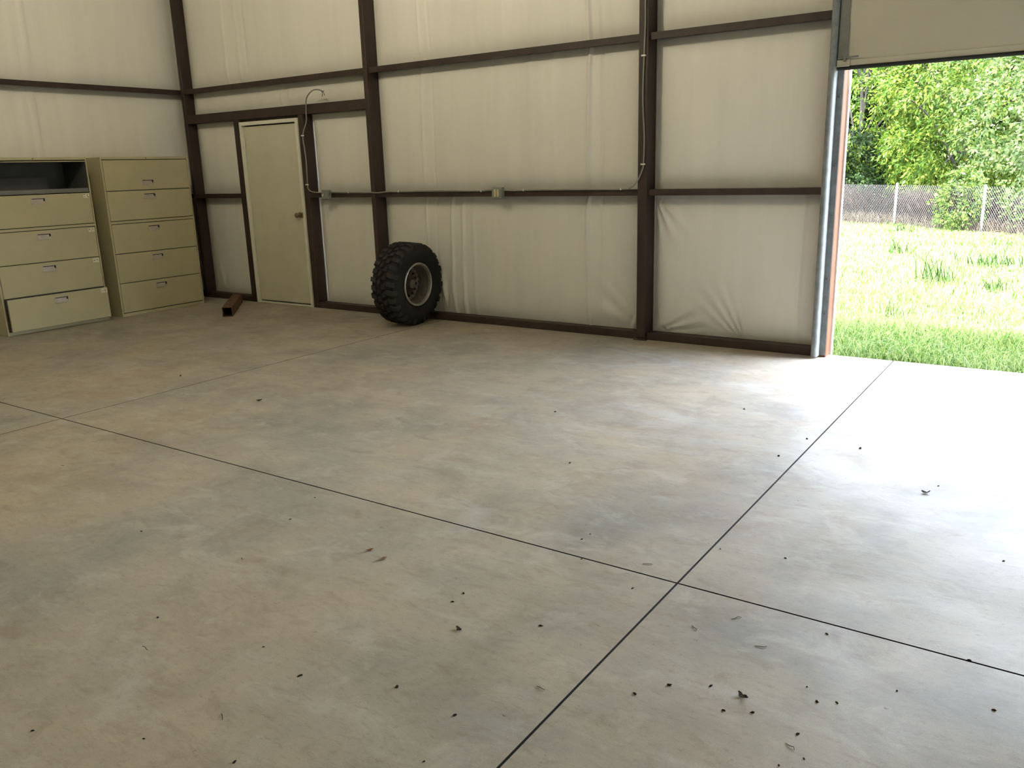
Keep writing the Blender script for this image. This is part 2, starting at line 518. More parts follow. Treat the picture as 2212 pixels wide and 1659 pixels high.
liner_panel(wb, 'x', *XC, *ZR[1], base=YL)
liner_panel(wb, 'x', *XC, *ZR[2], base=YL, seams=[(7.70, 0.012, 0.004)])
liner_panel(wb, 'x', *XC, *ZR[3], base=YL)
liner_panel(wb, 'x', 7.972, 11.632, 3.90, 4.60, base=YL)
for zr in ZR:
    liner_panel(wb, 'x', *XD, *zr, base=YL, du=0.06, dz=0.06)

def girt(parent, x0, x1, z0, z1, name='girt'):
    # cold-formed channel: front flange, top web, small back lip
    t = 0.006
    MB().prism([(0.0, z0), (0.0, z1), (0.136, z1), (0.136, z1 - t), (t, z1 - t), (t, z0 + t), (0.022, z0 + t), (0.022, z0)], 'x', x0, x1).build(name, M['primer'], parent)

for x0, x1 in ((0.212, 3.25), (3.305, 6.352), (6.437, 7.862), (11.76, RX)):
    girt(wb, x0, x1, 2.492, 2.546)
    girt(wb, x0, x1, 3.76, 3.815)
for x0, x1 in ((0.212, 1.095), (2.280, 3.25), (3.305, 6.352), (6.437, 7.862), (11.76, RX)):
    girt(wb, x0, x1, 1.252, 1.302)
# door header beam and studs
MB().box(0.212, 3.25, -0.004, 0.136, 2.146, 2.247).build('door_header', M['primer'], wb, bevel=0.004)
MB().box(1.095, 1.2085, -0.006, 0.136, 0.0, 2.146).build('door_stud', M['primer'], wb, bevel=0.004)
MB().box(2.1985, 2.280, -0.006, 0.136, 0.0, 2.146).build('door_stud', M['primer'], wb, bevel=0.004)

def column(parent, x0, x1, y0, y1, plate=0.0):
    m = MB()
    m.box(x0, x1, y0, y1, 0.0, RZ)
    if plate:
        m.box(x0 - plate, x1 + plate, y0 - plate, y0 + 0.02, 0.0, 0.012)
        for xx in (x0 + 0.012, x1 - 0.022):
            m.box(xx, xx + 0.016, y0 - plate + 0.006, y0 - plate + 0.02, 0.012, 0.026)
    m.build('steel_column', M['primer'], parent, bevel=0.005, seg=2)

MB().box(FX0_, FX1_, 0.045, 0.136, 2.1155, 2.1458).build('header_gap_shade', M['primer'], wb)  # dark filler standing in for the shadow between header and frame
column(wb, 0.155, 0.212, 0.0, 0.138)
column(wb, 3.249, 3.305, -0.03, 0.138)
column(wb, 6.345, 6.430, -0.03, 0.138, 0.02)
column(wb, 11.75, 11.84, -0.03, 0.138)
# base channels
for x0, x1 in ((0.212, 1.095), (2.280, 3.249), (3.305, 6.345), (6.430, 7.862), (11.84, RX)):
    MB().prism([(0.0, 0.0), (0.0, 0.068), (0.138, 0.060), (0.138, 0.0)], 'x', x0, x1).build('base_channel', M['primer'], wb, bevel=0.003)
# jambs of the overhead door
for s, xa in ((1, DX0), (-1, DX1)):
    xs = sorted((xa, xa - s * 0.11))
    MB().box(xs[0], xs[1], 0.0, 0.122, 0.0, 3.70).build('door_jamb', M['primer_lit'], wb, bevel=0.004, label='red-brown steel jamb of the overhead door')
    xs = sorted((xa + s * 0.012, xa - s * 0.10))
    MB().box(xs[0], xs[1], 0.1225, 0.170, -0.05, 3.72).build('corner_trim', M['trim'], wb, label='white exterior corner trim')
MB().box(DX0 - 0.11, DX1 + 0.11, 0.0, 0.122, 3.70, 3.90).build('door_lintel', M['primer'], wb)

# ------------------------------------------------------------------ left wall
wlft = MB().box(-0.12, -0.10, RY - 0.1, 0.149, -0.1, RZ).build('wall_left', M['siding'])
tag(wlft, 'white insulated side wall behind the filing cabinets', 'wall', kind='structure')
LSE = [(-1.72, 0.016, 0.014), (-1.90, 0.05, -0.006), (-4.0, 0.03, 0.015)]
for z0, z1 in ((0.055, 1.262), (1.296, 2.508), (2.546, 3.770), (3.808, 4.60)):
    liner_panel(wlft, 'y', -4.15, 0.138, z0, z1, base=-0.045, sign=1, seams=LSE[:2], du=0.03)
    liner_panel(wlft, 'y', -8.4, -4.2, z0, z1, base=-0.045, sign=1, du=0.08, dz=0.08)
    liner_panel(wlft, 'y', RY, -8.4, z0, z1, base=-0.045, sign=1, du=0.08, dz=0.08)
def girt_y(parent, y0, y1, z0, z1):
    t = 0.006
    MB().prism([(0.10, z0), (0.10, z1), (-0.042, z1), (-0.042, z1 - t), (0.10 - t, z1 - t), (0.10 - t, z0 + t), (0.075, z0 + t), (0.075, z0)], 'y', y0, y1).build('girt', M['primer'], parent)
for y0, y1 in ((-4.15, 0.135), (-8.35, -4.25), (RY, -8.45)):
    for z0, z1 in ((1.252, 1.302), (2.498, 2.552), (3.76, 3.815)):
        girt_y(wlft, y0, y1, z0, z1)
    MB().prism([(0.10, 0.0), (0.10, 0.068), (-0.043, 0.060), (-0.043, 0.0)], 'y', y0, y1).build('base_channel', M['primer'], wlft)
for y in (-4.2, -8.4):
    MB().box(-0.043, 0.13, y - 0.05, y + 0.05, 0, RZ).build('steel_column', M['primer'], wlft, bevel=0.005)

# ------------------------------------------------------------------ right and rear walls
wr = MB().box(RX, RX + 0.14, RY - 0.1, 0.149, -0.1, RZ).build('wall_right', M['liner'])
tag(wr, 'white insulated wall on the right side of the shop', 'wall', kind='structure')
wre = MB().box(-0.1, RX + 0.1, RY - 0.14, RY, -0.1, RZ).build('wall_rear', M['liner'])
tag(wre, 'white insulated wall behind the photographer', 'wall', kind='structure')

# the shop's hanging lamp, above the frame of the photograph
LX, LY, LZ = 4.6, -4.1, 4.25
lampo = empty('hanging_lamp', (LX, LY, RZ))
tag(lampo, 'round warm hanging lamp over an added light-blocking bowl below the roof lining', 'lamp')
for k in range(3):
    a_ = 2 * PI * k / 3
    MB().tube([(LX + 0.03 * math.cos(a_), LY + 0.03 * math.sin(a_), LZ + 0.15), (LX + 0.24 * math.cos(a_), LY + 0.24 * math.sin(a_), LZ - 0.10)], 0.003, 6).build('bowl_chain', M['black'], lampo)
MB().tube([(LX, LY, RZ), (LX, LY, LZ + 0.16)], 0.006, 8).build('cord', M['black'], lampo)
MB().lathe([(LZ + 0.17, 0.0), (LZ + 0.17, 0.02), (LZ + 0.15, 0.035), (LZ + 0.115, 0.04), (LZ + 0.112, 0.0)], 20, 'z', (LX, LY, 0)).build('socket', M['galv_dark'], lampo, smooth=True)
MB().lathe([(LZ - 0.10, 0.245), (LZ - 0.13, 0.235), (LZ - 0.165, 0.17), (LZ - 0.18, 0.08), (LZ - 0.182, 0.0), (LZ - 0.172, 0.0), (LZ - 0.155, 0.165), (LZ - 0.12, 0.228), (LZ - 0.098, 0.240)], 32, 'z', (LX, LY, 0)).build('bowl', M['galv_dark'], lampo, smooth=True)  # bowl added to keep the globe's light off the floor and lower walls
MB().lathe([(LZ + 0.12 * math.cos(PI * k / 12), 0.12 * math.sin(PI * k / 12)) for k in range(13)], 24, 'z', (LX, LY, 0)).build('globe', M['lamp'], lampo, smooth=True)

# ------------------------------------------------------------------ man door
d1 = empty('door_1', (1.70, 0.0, 0.0))
tag(d1, 'cream steel walk door with round knob between brown studs', 'door', kind='structure')
fr = MB()
FX0, FX1, FZ = 1.2095, 2.1975, 2.115
fr.box(FX0, FX0 + 0.040, -0.022, 0.11, 0.0, FZ).box(FX1 - 0.040, FX1, -0.022, 0.11, 0.0, FZ).box(FX0 + 0.040, FX1 - 0.040, -0.022, 0.11, FZ - 0.040, FZ)
fr.box(FX0 + 0.040, FX1 - 0.040, -0.012, 0.11, 0.0, 0.018)
fr.build('door_frame', M['door_frame'], d1, bevel=0.003)
MB().box(FX0 + 0.040, FX1 - 0.040, 0.06, 0.10, 0.018, FZ - 0.04).build('leaf_gap_shade', M['black'], d1)  # black sheet that paints the shade in the gap around the leaf
leaf = MB().box(FX0 + 0.047, FX1 - 0.049, 0.006, 0.048, 0.034, FZ - 0.053).build('door_leaf', M['door'], d1, bevel=0.003)
for zc in (1.868, 1.058, 0.250):
    hm = MB().lathe([(zc - 0.052, 0.0), (zc - 0.052, 0.008), (zc - 0.018, 0.008), (zc - 0.017, 0.0065), (zc - 0.016, 0.008), (zc + 0.016, 0.008), (zc + 0.017, 0.0065), (zc + 0.018, 0.008), (zc + 0.052, 0.008), (zc + 0.052, 0.0)], 10, 'z', (FX0 + 0.0425, -0.016, 0))
    hm.box(FX0 + 0.026, FX0 + 0.060, -0.0235, -0.003, zc - 0.05, zc + 0.05)
    hm.build('hinge', M['door_frame'], leaf)
kb = MB().lathe([(-0.010, 0.0), (-0.010, 0.030), (-0.002, 0.034), (0.0062, 0.034)], 24, 'y', (2.095, 0, 1.058)).build('rosette', M['brass'], leaf, smooth=True)
MB().lathe([(-0.010, 0.011), (-0.030, 0.011), (-0.036, 0.020), (-0.048, 0.028), (-0.060, 0.028), (-0.070, 0.020), (-0.073, 0.0)], 24, 'y', (2.095, 0, 1.058)).build('knob', M['brass'], leaf, smooth=True)
MB().box(FX1 - 0.044, FX1 - 0.030, -0.0235, -0.018, 1.03, 1.09).build('strike_plate', M['brass'], d1)

# ------------------------------------------------------------------ overhead sectional door
d2 = empty('door_2', (9.80, -0.045, 2.13))
tag(d2, 'cream sectional overhead door rolled most of the way up', 'door', kind='structure')
PX0, PX1 = 7.932, 11.672
DZ = 2.150
for k in range(3):
    z0, z1 = DZ + 0.61 * k, DZ + 0.61 * (k + 1) - 0.004
    sec = MB()
    sec.prism([(-0.062, z0), (-0.062, z0 + 0.040), (-0.058, z0 + 0.043), (-0.058, z1 - 0.03), (-0.064, z1 - 0.027), (-0.064, z1), (-0.028, z1), (-0.028, z0)], 'x', PX0, PX1)
    sec = sec.build('door_section', M['panel'], d2)
    for s, xe in ((1, PX0), (-1, PX1)):
        xs = sorted((xe, xe + s * 0.062))
        xw = sorted((xe, xe + s * 0.066))
        MB().box(xs[0], xs[1], -0.068, -0.0585, z0 + 0.046, z1).box(xw[0], xw[1], -0.071, -0.0685, z0 + 0.05, z0 + 0.30).build('end_stile', M['galv_dark'], sec, bevel=0.002)
MB().tube([(PX0, -0.045, DZ - 0.008), (PX1, -0.045, DZ - 0.008)], 0.017, 8).box(PX0, PX1, -0.066, -0.024, DZ - 0.004, DZ + 0.002).build('bottom_seal', M['rubber'], d2, smooth=True)
for s, xe in ((1, PX0), (-1, PX1)):
    xs = sorted((xe - s * 0.004, xe + s * 0.085))
    MB().box(xs[0], xs[1], -0.073, -0.063, DZ + 0.002, DZ + 0.044).box(xs[0], xs[1], -0.080, -0.028, DZ - 0.002, DZ + 0.003).build('bottom_bracket', M['panel'], d2, bevel=0.002)
    MB().tube([(xe + s * 0.01, -0.082, DZ + 0.056), (xe + s * 0.145, -0.082, DZ + 0.060)], 0.0055, 8).box(*sorted((xe + s * 0.045, xe + s * 0.060)), -0.088, -0.068, DZ + 0.03, DZ + 0.075).build('latch_rod', M['galv_dark'], d2)
    MB().lathe([(-0.010, 0.0), (-0.010, 0.016), (0.010, 0.016), (0.010, 0.0)], 14, 'x', (xe - s * 0.014, -0.045, DZ - 0.012)).tube([(xe - s * 0.004, -0.045, DZ - 0.012), (xe + s * 0.07, -0.045, DZ - 0.012)], 0.005, 8).build('roller', M['screw'], d2)
    # vertical track with its wall angle
    X = lambda x: DX0 + s * (x - 7.972) if s == 1 else DX1 - (x - 7.972)
    line = [(X(7.970), -0.006), (X(7.924), -0.006), (X(7.924), -0.080), (X(7.918), -0.093), (X(7.906), -0.100), (X(7.893), -0.099), (X(7.882), -0.090), (X(7.880), -0.072)]
    tr = MB().ribbon(line, 0.003, 'z', 0.015, 3.62).build('track', M['galv'], d2, smooth=True)
    for zb in (0.35, 0.62, 1.10, 1.46, 1.95, 2.55, 3.1):
        MB().lathe([(-0.0095, 0.0), (-0.0160, 0.006), (-0.0145, 0.0105), (-0.0075, 0.0105)], 8, 'y', (X(7.946), 0, zb)).build('bolt', M['alloy_dull'], tr)

# ------------------------------------------------------------------ filing cabinets
FRONT = 0.650
DEPTH = 0.48
CH = 1.752
ROWS = [(1.388, 1.720), (1.062, 1.386), (0.702, 1.028), (0.374, 0.700), (0.040, 0.372)]   # drawer fronts, top to bottom

def drawer_front(parent, y0, y1, z0, z1, x, name='drawer'):
    dy0, dy1 = y0 + 0.024, y1 - 0.016
    return MB().box(x - 0.020, x, dy0, dy1, z0 + 0.003, z1 - 0.003).build(name, M['cabinet'], parent, bevel=0.003)

def pull(drawer, yc, zc, x, dark=False):
    w, h = 0.072, 0.030
    m = MB()
    m.box(x + 0.0002, x + 0.0035, yc - w, yc + w, zc + h - 0.006, zc + h)
    m.box(x + 0.0002, x + 0.0065, yc - w, yc + w, zc - h - 0.004, zc - h + 0.005)
    m.box(x + 0.0002, x + 0.0035, yc - w, yc - w + 0.006, zc - h + 0.005, zc + h - 0.006)
    m.box(x + 0.0002, x + 0.0035, yc + w - 0.006, yc + w, zc - h + 0.005, zc + h - 0.006)
    m.prism([(x + 0.0001, zc - h + 0.005), (x + 0.0024, zc - h + 0.005), (x + 0.0003, zc + h - 0.006), (x + 0.0001, zc + h - 0.006)], 'y', yc - w + 0.006, yc + w - 0.022)
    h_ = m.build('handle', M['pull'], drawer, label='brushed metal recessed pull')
    MB().box(x + 0.0002, x + 0.0030, yc - w + 0.007, yc + w - 0.022, zc + h - 0.013, zc + h - 0.006).build('recess_shade', M['black'], drawer)  # black strip painting the shade inside the pull's recess
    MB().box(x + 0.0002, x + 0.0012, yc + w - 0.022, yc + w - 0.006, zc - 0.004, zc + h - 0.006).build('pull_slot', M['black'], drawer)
    return h_

def sticker(drawer, y0, y1, z0, z1, x, marks):
    MB().box(x + 0.0002, x + 0.0010, y0, y1, z0, z1).build('label_sticker', M['sticker'], drawer, label='small pale paper label')
    m = MB()
    W, H = y1 - y0, z1 - z0
    for (a0, a1, b0, b1) in marks:
        m.box(x + 0.0010, x + 0.0014, y0 + a0 * W, y0 + a1 * W, z0 + b0 * H, z0 + b1 * H)
    m.build('label_mark', M['ink'], drawer)

def cabinet(y0, y1, open_top, label):
    t = empty('filing_cabinet', (FRONT - DEPTH / 2, (y0 + y1) / 2, 0))
    tag(t, label, 'filing cabinet', 'lateral filing cabinets along the side wall')
    xb = FRONT - DEPTH
    c = MB()
    c.box(xb, FRONT, y0, y0 + 0.018, 0.0, CH)                 # sides
    c.box(xb, FRONT, y1 - 0.012, y1, 0.0, CH)
    c.box(xb, FRONT, y0 + 0.018, y1 - 0.012, CH - 0.028, CH)  # top
    c.box(xb, xb + 0.012, y0 + 0.018, y1 - 0.012, 0.0, CH - 0.028)
    c.box(xb, FRONT - 0.004, y0 + 0.018, y1 - 0.012, 0.0, 0.034)   # plinth
    c.box(FRONT - 0.03, FRONT, y0 + 0.018, y1 - 0.012, 1.032, 1.058)   # rail between the second and third row
    c.build('cabinet_body', M['cabinet'], t, bevel=0.002)
    inner = MB()
    zlo = 1.386 if open_top else CH - 0.06
    inner.box(xb + 0.013, FRONT - 0.024, y0 + 0.020, y1 - 0.014, 0.036, zlo - 0.004)
    inner.build('drawer_core', M['cab_dark'], t)
    rows = []
    for i, (z0, z1) in enumerate(ROWS):
        if open_top and i == 0:
            continue
        x = FRONT - 0.002
        if open_top and i == 4:
            x = FRONT + 0.062
        d = drawer_front(t, y0, y1 - (0.0), z0, z1, x, 'flip_door' if i == 0 else 'drawer')
        if open_top and i == 4:
            # the bottom drawer stands a little open: its box shows behind the front
            b = MB()
            b.box(xb + 0.05, x - 0.020, y0 + 0.050, y0 + 0.054, z0 + 0.02, z1 - 0.10)
            b.box(xb + 0.05, x - 0.020, y1 - 0.048, y1 - 0.044, z0 + 0.02, z1 - 0.10)
            b.box(xb + 0.05, x - 0.020, y0 + 0.054, y1 - 0.048, z0 + 0.02, z0 + 0.024)
            b.build('drawer_box', M['cab_dark'], d)
            s = MB()
            for k in range(6):
                s.box(FRONT - 0.02, x - 0.022, y0 + 0.044, y0 + 0.050, z0 + 0.05 + k * 0.035, z0 + 0.062 + k * 0.035)
            s.build('slide_rail', M['alloy_dull'], d)
        rows.append((i, d, x, z0, z1))
    yc = y0 + (0.524 if open_top else 0.535) + (0.0)
    for i, d, x, z0, z1 in rows:
        zc = (z0 + 0.085) if i == 0 else (z1 - 0.064)
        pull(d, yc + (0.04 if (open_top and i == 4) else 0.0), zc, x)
        if open_top:
            marks = {1: [(0.05, 0.35, 0.75, 0.9), (0.12, 0.2, 0.1, 0.35), (0.6, 0.95, 0.15, 0.3), (0.6, 0.75, 0.55, 0.8)],
                     2: [(0.1, 0.25, 0.45, 0.75), (0.45, 0.55, 0.2, 0.35), (0.6, 0.8, 0.55, 0.7)],
                     3: [(0.10, 0.22, 0.40, 0.55), (0.2, 0.42, 0.48, 0.64), (0.58, 0.72, 0.58, 0.74), (0.68, 0.82, 0.42, 0.60)],
                     4: [(0.22, 0.36, 0.36, 0.56), (0.58, 0.84, 0.70, 0.78), (0.58, 0.64, 0.3, 0.7), (0.78, 0.84, 0.3, 0.7), (0.62, 0.80, 0.28, 0.36)]}[i]
            sticker(d, y1 - 0.092, y1 - 0.024, z1 - 0.056, z1 - 0.012, x, marks)
    if open_top:
        z0, z1 = 1.388, CH - 0.028
        i_ = MB()
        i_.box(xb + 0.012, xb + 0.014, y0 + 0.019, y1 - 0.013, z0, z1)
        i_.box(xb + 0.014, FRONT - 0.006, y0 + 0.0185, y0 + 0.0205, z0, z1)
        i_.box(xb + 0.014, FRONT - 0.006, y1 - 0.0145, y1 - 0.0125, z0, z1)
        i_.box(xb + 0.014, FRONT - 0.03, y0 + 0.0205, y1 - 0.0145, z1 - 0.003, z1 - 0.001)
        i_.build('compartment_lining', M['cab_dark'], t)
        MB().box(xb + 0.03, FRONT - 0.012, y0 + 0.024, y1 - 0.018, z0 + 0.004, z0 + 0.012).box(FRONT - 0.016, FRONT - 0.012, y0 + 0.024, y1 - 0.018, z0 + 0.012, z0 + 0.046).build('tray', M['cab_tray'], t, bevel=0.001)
        MB().box(xb + 0.12, xb + 0.128, y0 + 0.024, y1 - 0.26, z0 + 0.012, z0 + 0.17).build('divider', M['cab_dark'], t)
        MB().box(FRONT - 0.02, FRONT - 0.004, y0 + 0.020, y1 - 0.014, z1 - 0.018, z1 - 0.010).build('door_lip', M['cabinet'], t)
        MB().lathe([(0.0, 0.009), (0.006, 0.008), (0.0062, 0.0)], 12, 'x', (FRONT, y0 + 0.535, CH - 0.014)).build('lock', M['brass'], t)
        MB().box(FRONT, FRONT + 0.0008, y0 + 0.60, y0 + 0.66, CH - 0.018, CH - 0.010).build('maker_plate', M['pull'], t)
    else:
        MB().lathe([(0.0, 0.005), (0.004, 0.0045), (0.0042, 0.0)], 10, 'x', (FRONT, y0 + 0.545, CH - 0.014)).build('lock', M['black'], t)
    return t

cabinet(-2.697, -1.605, True, 'putty lateral filing cabinet with its top compartment open and bottom drawer ajar')
cabinet(-1.452, -0.372, False, 'putty five-row lateral filing cabinet fully closed beside the brown corner column')

# ------------------------------------------------------------------ wheel leaning on the wall
wheel = empty('wheel', (3.942, -0.320, 0.0))
tag(wheel, 'big knobby off-road tire on a rusty deep-dish rim leaning on the white wall', 'wheel')
R, HW = 0.411, 0.156
carc = MB().lathe([(-0.118, 0.205), (-0.135, 0.225), (-0.152, 0.27), (-HW, 0.315), (-0.150, 0.355), (-0.130, R - 0.026), (-0.105, R - 0.019), (0.105, R - 0.019), (0.130, R - 0.026), (0.150, 0.355),
                   (HW, 0.315), (0.152, 0.27), (0.137, 0.226), (0.118, 0.212), (0.10, 0.205)], 72, 'x', (0, 0, 0), close=True)
WROOT_Z = 0.413
tire = carc.build('tire', M['tire_wall'], wheel, smooth=True, local=True)
tire.location = (0, 0, WROOT_Z)
tire.rotation_euler = (0, math.radians(1.9), math.radians(1.7))
def block(poly, z0, z1, taper=0.9):
    m = MB()
    n = len(poly)
    cxm = sum(p[0] for p in poly) / n; cym = sum(p[1] for p in poly) / n
    top = [(cxm + (x - cxm) * taper, cym + (y - cym) * taper, z1) for x, y in poly]
    m.add([(x, y, z0) for x, y in poly] + top, [tuple(range(n, 2 * n))] + [(i, (i + 1) % n, n + (i + 1) % n, n + i) for i in range(n)])
    return m
# lugs are modelled at the top of the tire (radius along +Z), then turned about the axle
N_SH, N_CT = 30, 30
sh_poly = [(0.066, -0.024), (0.146, -0.026), (0.146, 0.016), (0.108, 0.018), (0.066, 0.028)]
def lug_shoulder(s, long_):
    e = 0.150 if long_ else 0.140
    b = MB()
    ys = (-0.022, 0.022)
    prof = [(0.064, R - 0.024), (0.064, R), (0.118, R - 0.001), (e - 0.006, R - 0.016), (e + 0.004, R - 0.055), (e, R - 0.075), (0.12, R - 0.06)]
    n = len(prof)
    vs = [(s * x, y + (0.010 if x < 0.08 else 0.0) * (1 if s > 0 else -1), z) for y in ys for x, z in prof]
    fs = [tuple(range(n)), tuple(range(n, 2 * n))[::-1]] + [(i, n + i, n + (i + 1) % n, (i + 1) % n) for i in range(n)]
    b.add(vs, fs)
    return b
protos = []
for s in (1, -1):
    for long_ in (True, False):
        protos.append((lug_shoulder(s, long_), s, long_))
first = {}
def put_lug(mb, key, ang):
    if key not in first:
        o = mb.build('tread_block', M['tire'], tire, local=True)
        o.rotation_euler = (ang, 0, 0)
        first[key] = o
    else:
        share(first[key], 'tread_block', tire, (0, 0, 0), (ang, 0, 0))
for k in range(N_SH):
    for s in (1, -1):
        mb = [p for p in protos if p[1] == s and p[2] == (k % 2 == 0)][0][0]
        put_lug(mb, ('s', s, k % 2), 2 * PI * (k + (0.5 if s < 0 else 0)) / N_SH)
ct = block([(0.004, -0.030), (0.052, -0.016), (0.056, 0.020), (0.030, 0.034), (0.006, 0.016)], R - 0.024, R + 0.001, 0.86)
ct2 = MB().add([(-x, -y, z) for x, y, z in ct.v], ct.f)
for k in range(N_CT):
    put_lug(ct, 'c1', 2 * PI * (k + 0.25) / N_CT)
    put_lug(ct2, 'c2', 2 * PI * (k + 0.75) / N_CT)
rim = MB().lathe([(0.128, 0.219), (0.142, 0.2175), (0.147, 0.209), (0.142, 0.200), (0.128, 0.196), (0.118, 0.194), (0.118, 0.204)], 64, 'x', (0, 0, 0), close=True)
rim = rim.build('rim', M['alloy'], wheel, smooth=True, local=True)
rim.location = (0, 0, WROOT_Z); rim.rotation_euler = tire.rotation_euler
MB().lathe([(0.1178, 0.194), (0.10, 0.190), (0.02, 0.176), (-0.115, 0.180), (-0.135, 0.215), (-0.130, 0.219), (-0.11, 0.19), (0.02, 0.184), (0.10, 0.204), (0.1178, 0.203)], 64, 'x', (0, 0, 0), close=True).build('barrel', M['alloy_dull'], rim, smooth=True, local=True)
MB().lathe([(-0.010, 0.178), (0.004, 0.176), (0.010, 0.168), (0.010, 0.150), (0.002, 0.140), (-0.010, 0.120), (0.002, 0.104), (0.014, 0.098)], 48, 'x').build('disc', M['alloy_dull'], rim, smooth=True, local=True)
MB().lathe([(0.012, 0.104), (0.020, 0.100), (0.030, 0.070), (0.036, 0.050), (0.030, 0.046), (0.030, 0.0)], 36, 'x').build('hub', M['rust'], rim, smooth=True, local=True)
MB().lathe([(0.030, 0.046), (0.060, 0.045), (0.066, 0.041), (0.067, 0.0)], 28, 'x').build('hub_cap', M['alloy_dull'], rim, smooth=True, local=True)
hole0 = None
for k in range(14):
    a = 2 * PI * k / 14 + 0.1
    if hole0 is None:
        hole0 = MB().lathe([(-0.002, 0.0), (-0.002, 0.013), (0.0105, 0.0125), (0.0112, 0.0)], 10, 'x', (0, 0, 0.128)).build('vent_hole', M['black'], rim, local=True)
        hole0.rotation_euler = (a, 0, 0)
    else:
        share(hole0, 'vent_hole', rim, (0, 0, 0), (a, 0, 0))
bolt0 = None
for k in range(20):
    a = 2 * PI * k / 20
    if bolt0 is None:
        bolt0 = MB().lathe([(0.006, 0.0055), (0.015, 0.0055), (0.016, 0.0)], 6, 'x', (0, 0, 0.160)).build('rim_bolt', M['rust'], rim, local=True)
        bolt0.rotation_euler = (a, 0, 0)
    else:
        share(bolt0, 'rim_bolt', rim, (0, 0, 0), (a, 0, 0))

# ------------------------------------------------------------------ square tube on the floor
tb = MB()
W2 = 0.053
fpt, d = Vector((1.775, -0.893)), Vector((-0.72, 0.694)).normalized()
nrm = Vector((d.y, -d.x))
LEN = 1.10
def sq(c, h):
    return [(c.x + nrm.x * a, c.y + nrm.y * a, 0.053 + b) for a, b in ((h, -h), (h, h), (-h, h), (-h, -h))]
e = fpt + d * LEN
vs = sq(fpt, W2) + sq(e, W2) + sq(fpt, W2 - 0.005) + sq(e, W2 - 0.005)
fs = []
for i in range(4):
    j = (i + 1) % 4
    fs += [(i, j, 4 + j, 4 + i), (8 + j, 8 + i, 12 + i, 12 + j), (j, i, 8 + i, 8 + j), (4 + i, 4 + j, 12 + j, 12 + i)]
tb.add(vs, fs)
tube_obj = tb.build('steel_tube', M['rust_tube'])
tag(tube_obj, 'short rusty hollow square steel tube lying on the floor by the walk door', 'steel tube')

# ------------------------------------------------------------------ electrical boxes and cables
def ebox(x0, x1, z0, z1, kind, label):
    t = empty('electrical_box', ((x0 + x1) / 2, -0.001, z0))
    tag(t, label, 'electrical box', 'electrical boxes on the middle girt')
    MB().box(x0, x1, -0.046, -0.001, z0, z1).build('box_body', M['box_grey'], t, bevel=0.004, seg=2)
    MB().box(x0 + 0.002, x1 - 0.002, -0.054, -0.0465, z0 + 0.002, z1 - 0.002).build('cover_plate', M['box_grey'], t, bevel=0.004, seg=2)
    for xx in (x0 + 0.014, x1 - 0.014):
        for zz in (z0 + 0.014, z1 - 0.014):
            MB().lathe([(-0.054, 0.006), (-0.0575, 0.0045), (-0.058, 0.0)], 10, 'y', (xx, 0, zz)).build('screw', M['screw'], t)
    xm, zm = (x0 + x1) / 2, (z0 + z1) / 2
    if kind == 'switch':
        MB().prism([(-0.054, zm - 0.012), (-0.054, zm + 0.010), (-0.066, zm - 0.002), (-0.068, zm - 0.012)], 'x', xm - 0.022, xm - 0.008).build('toggle', M['screw'], t)
    else:
        for dx in (-0.018, 0.016):
            MB().box(xm + dx - 0.011, xm + dx + 0.011, -0.058, -0.0545, zm - 0.034, zm + 0.036).build('receptacle', M['ivory'], t, bevel=0.003)
    for s, xx in ((-1, x0), (1, x1)):
        MB().lathe([(0.0, 0.012), (s * 0.012, 0.012), (s * 0.014, 0.009), (s * 0.022, 0.009)], 12, 'x', (xx, -0.024, z1 - 0.026)).build('connector', M['box_grey'], t)
    return t
ebox(2.520, 2.626, 1.233, 1.334, 'switch', 'small grey electrical box with a toggle next to the walk door')
ebox(4.832, 4.946, 1.230, 1.339, 'outlet', 'grey electrical box with an ivory receptacle in the middle of the wall')

def smooth_line(pts, n=6):
    pts = [Vector(p) for p in pts]
    out = []
    for i in range(len(pts) - 1):
        p0, p1, p2, p3 = pts[max(0, i - 1)], pts[i], pts[i + 1], pts[min(len(pts) - 1, i + 2)]
        for k in range(n):
            t = k / n
            out.append(0.5 * ((2 * p1) + (-p0 + p2) * t + (2 * p0 - 5 * p1 + 4 * p2 - p3) * t * t + (-p0 + 3 * p1 - 3 * p2 + p3) * t ** 3))
    out.append(pts[-1])
    return out

def cable(pts, label, clips, r=0.0065, wires=None):
    t = empty('electrical_cable', pts[-1])
    tag(t, label, 'cable', 'grey electrical cables on the back wall')
    MB().tube(smooth_line(pts), r, 8).build('sheath', M['cable'], t, smooth=True)
    for c, ax in clips:
        v = Vector(c)
        m = MB()
        if ax == 'h':     # strap across a vertical run
            m.box(v.x - 0.024, v.x + 0.016, v.y - 0.010, v.y + 0.004, v.z - 0.006, v.z + 0.006)
        else:
            m.box(v.x - 0.006, v.x + 0.006, v.y - 0.010, v.y + 0.004, v.z - 0.010, v.z + 0.012)
        m.build('cable_clip', M['clip'], t, bevel=0.002)
    if wires:
        for w in wires:
            MB().tube(smooth_line(w, 4), 0.0028, 6).build('bare_wire', M['black'], t, smooth=True)
    return t

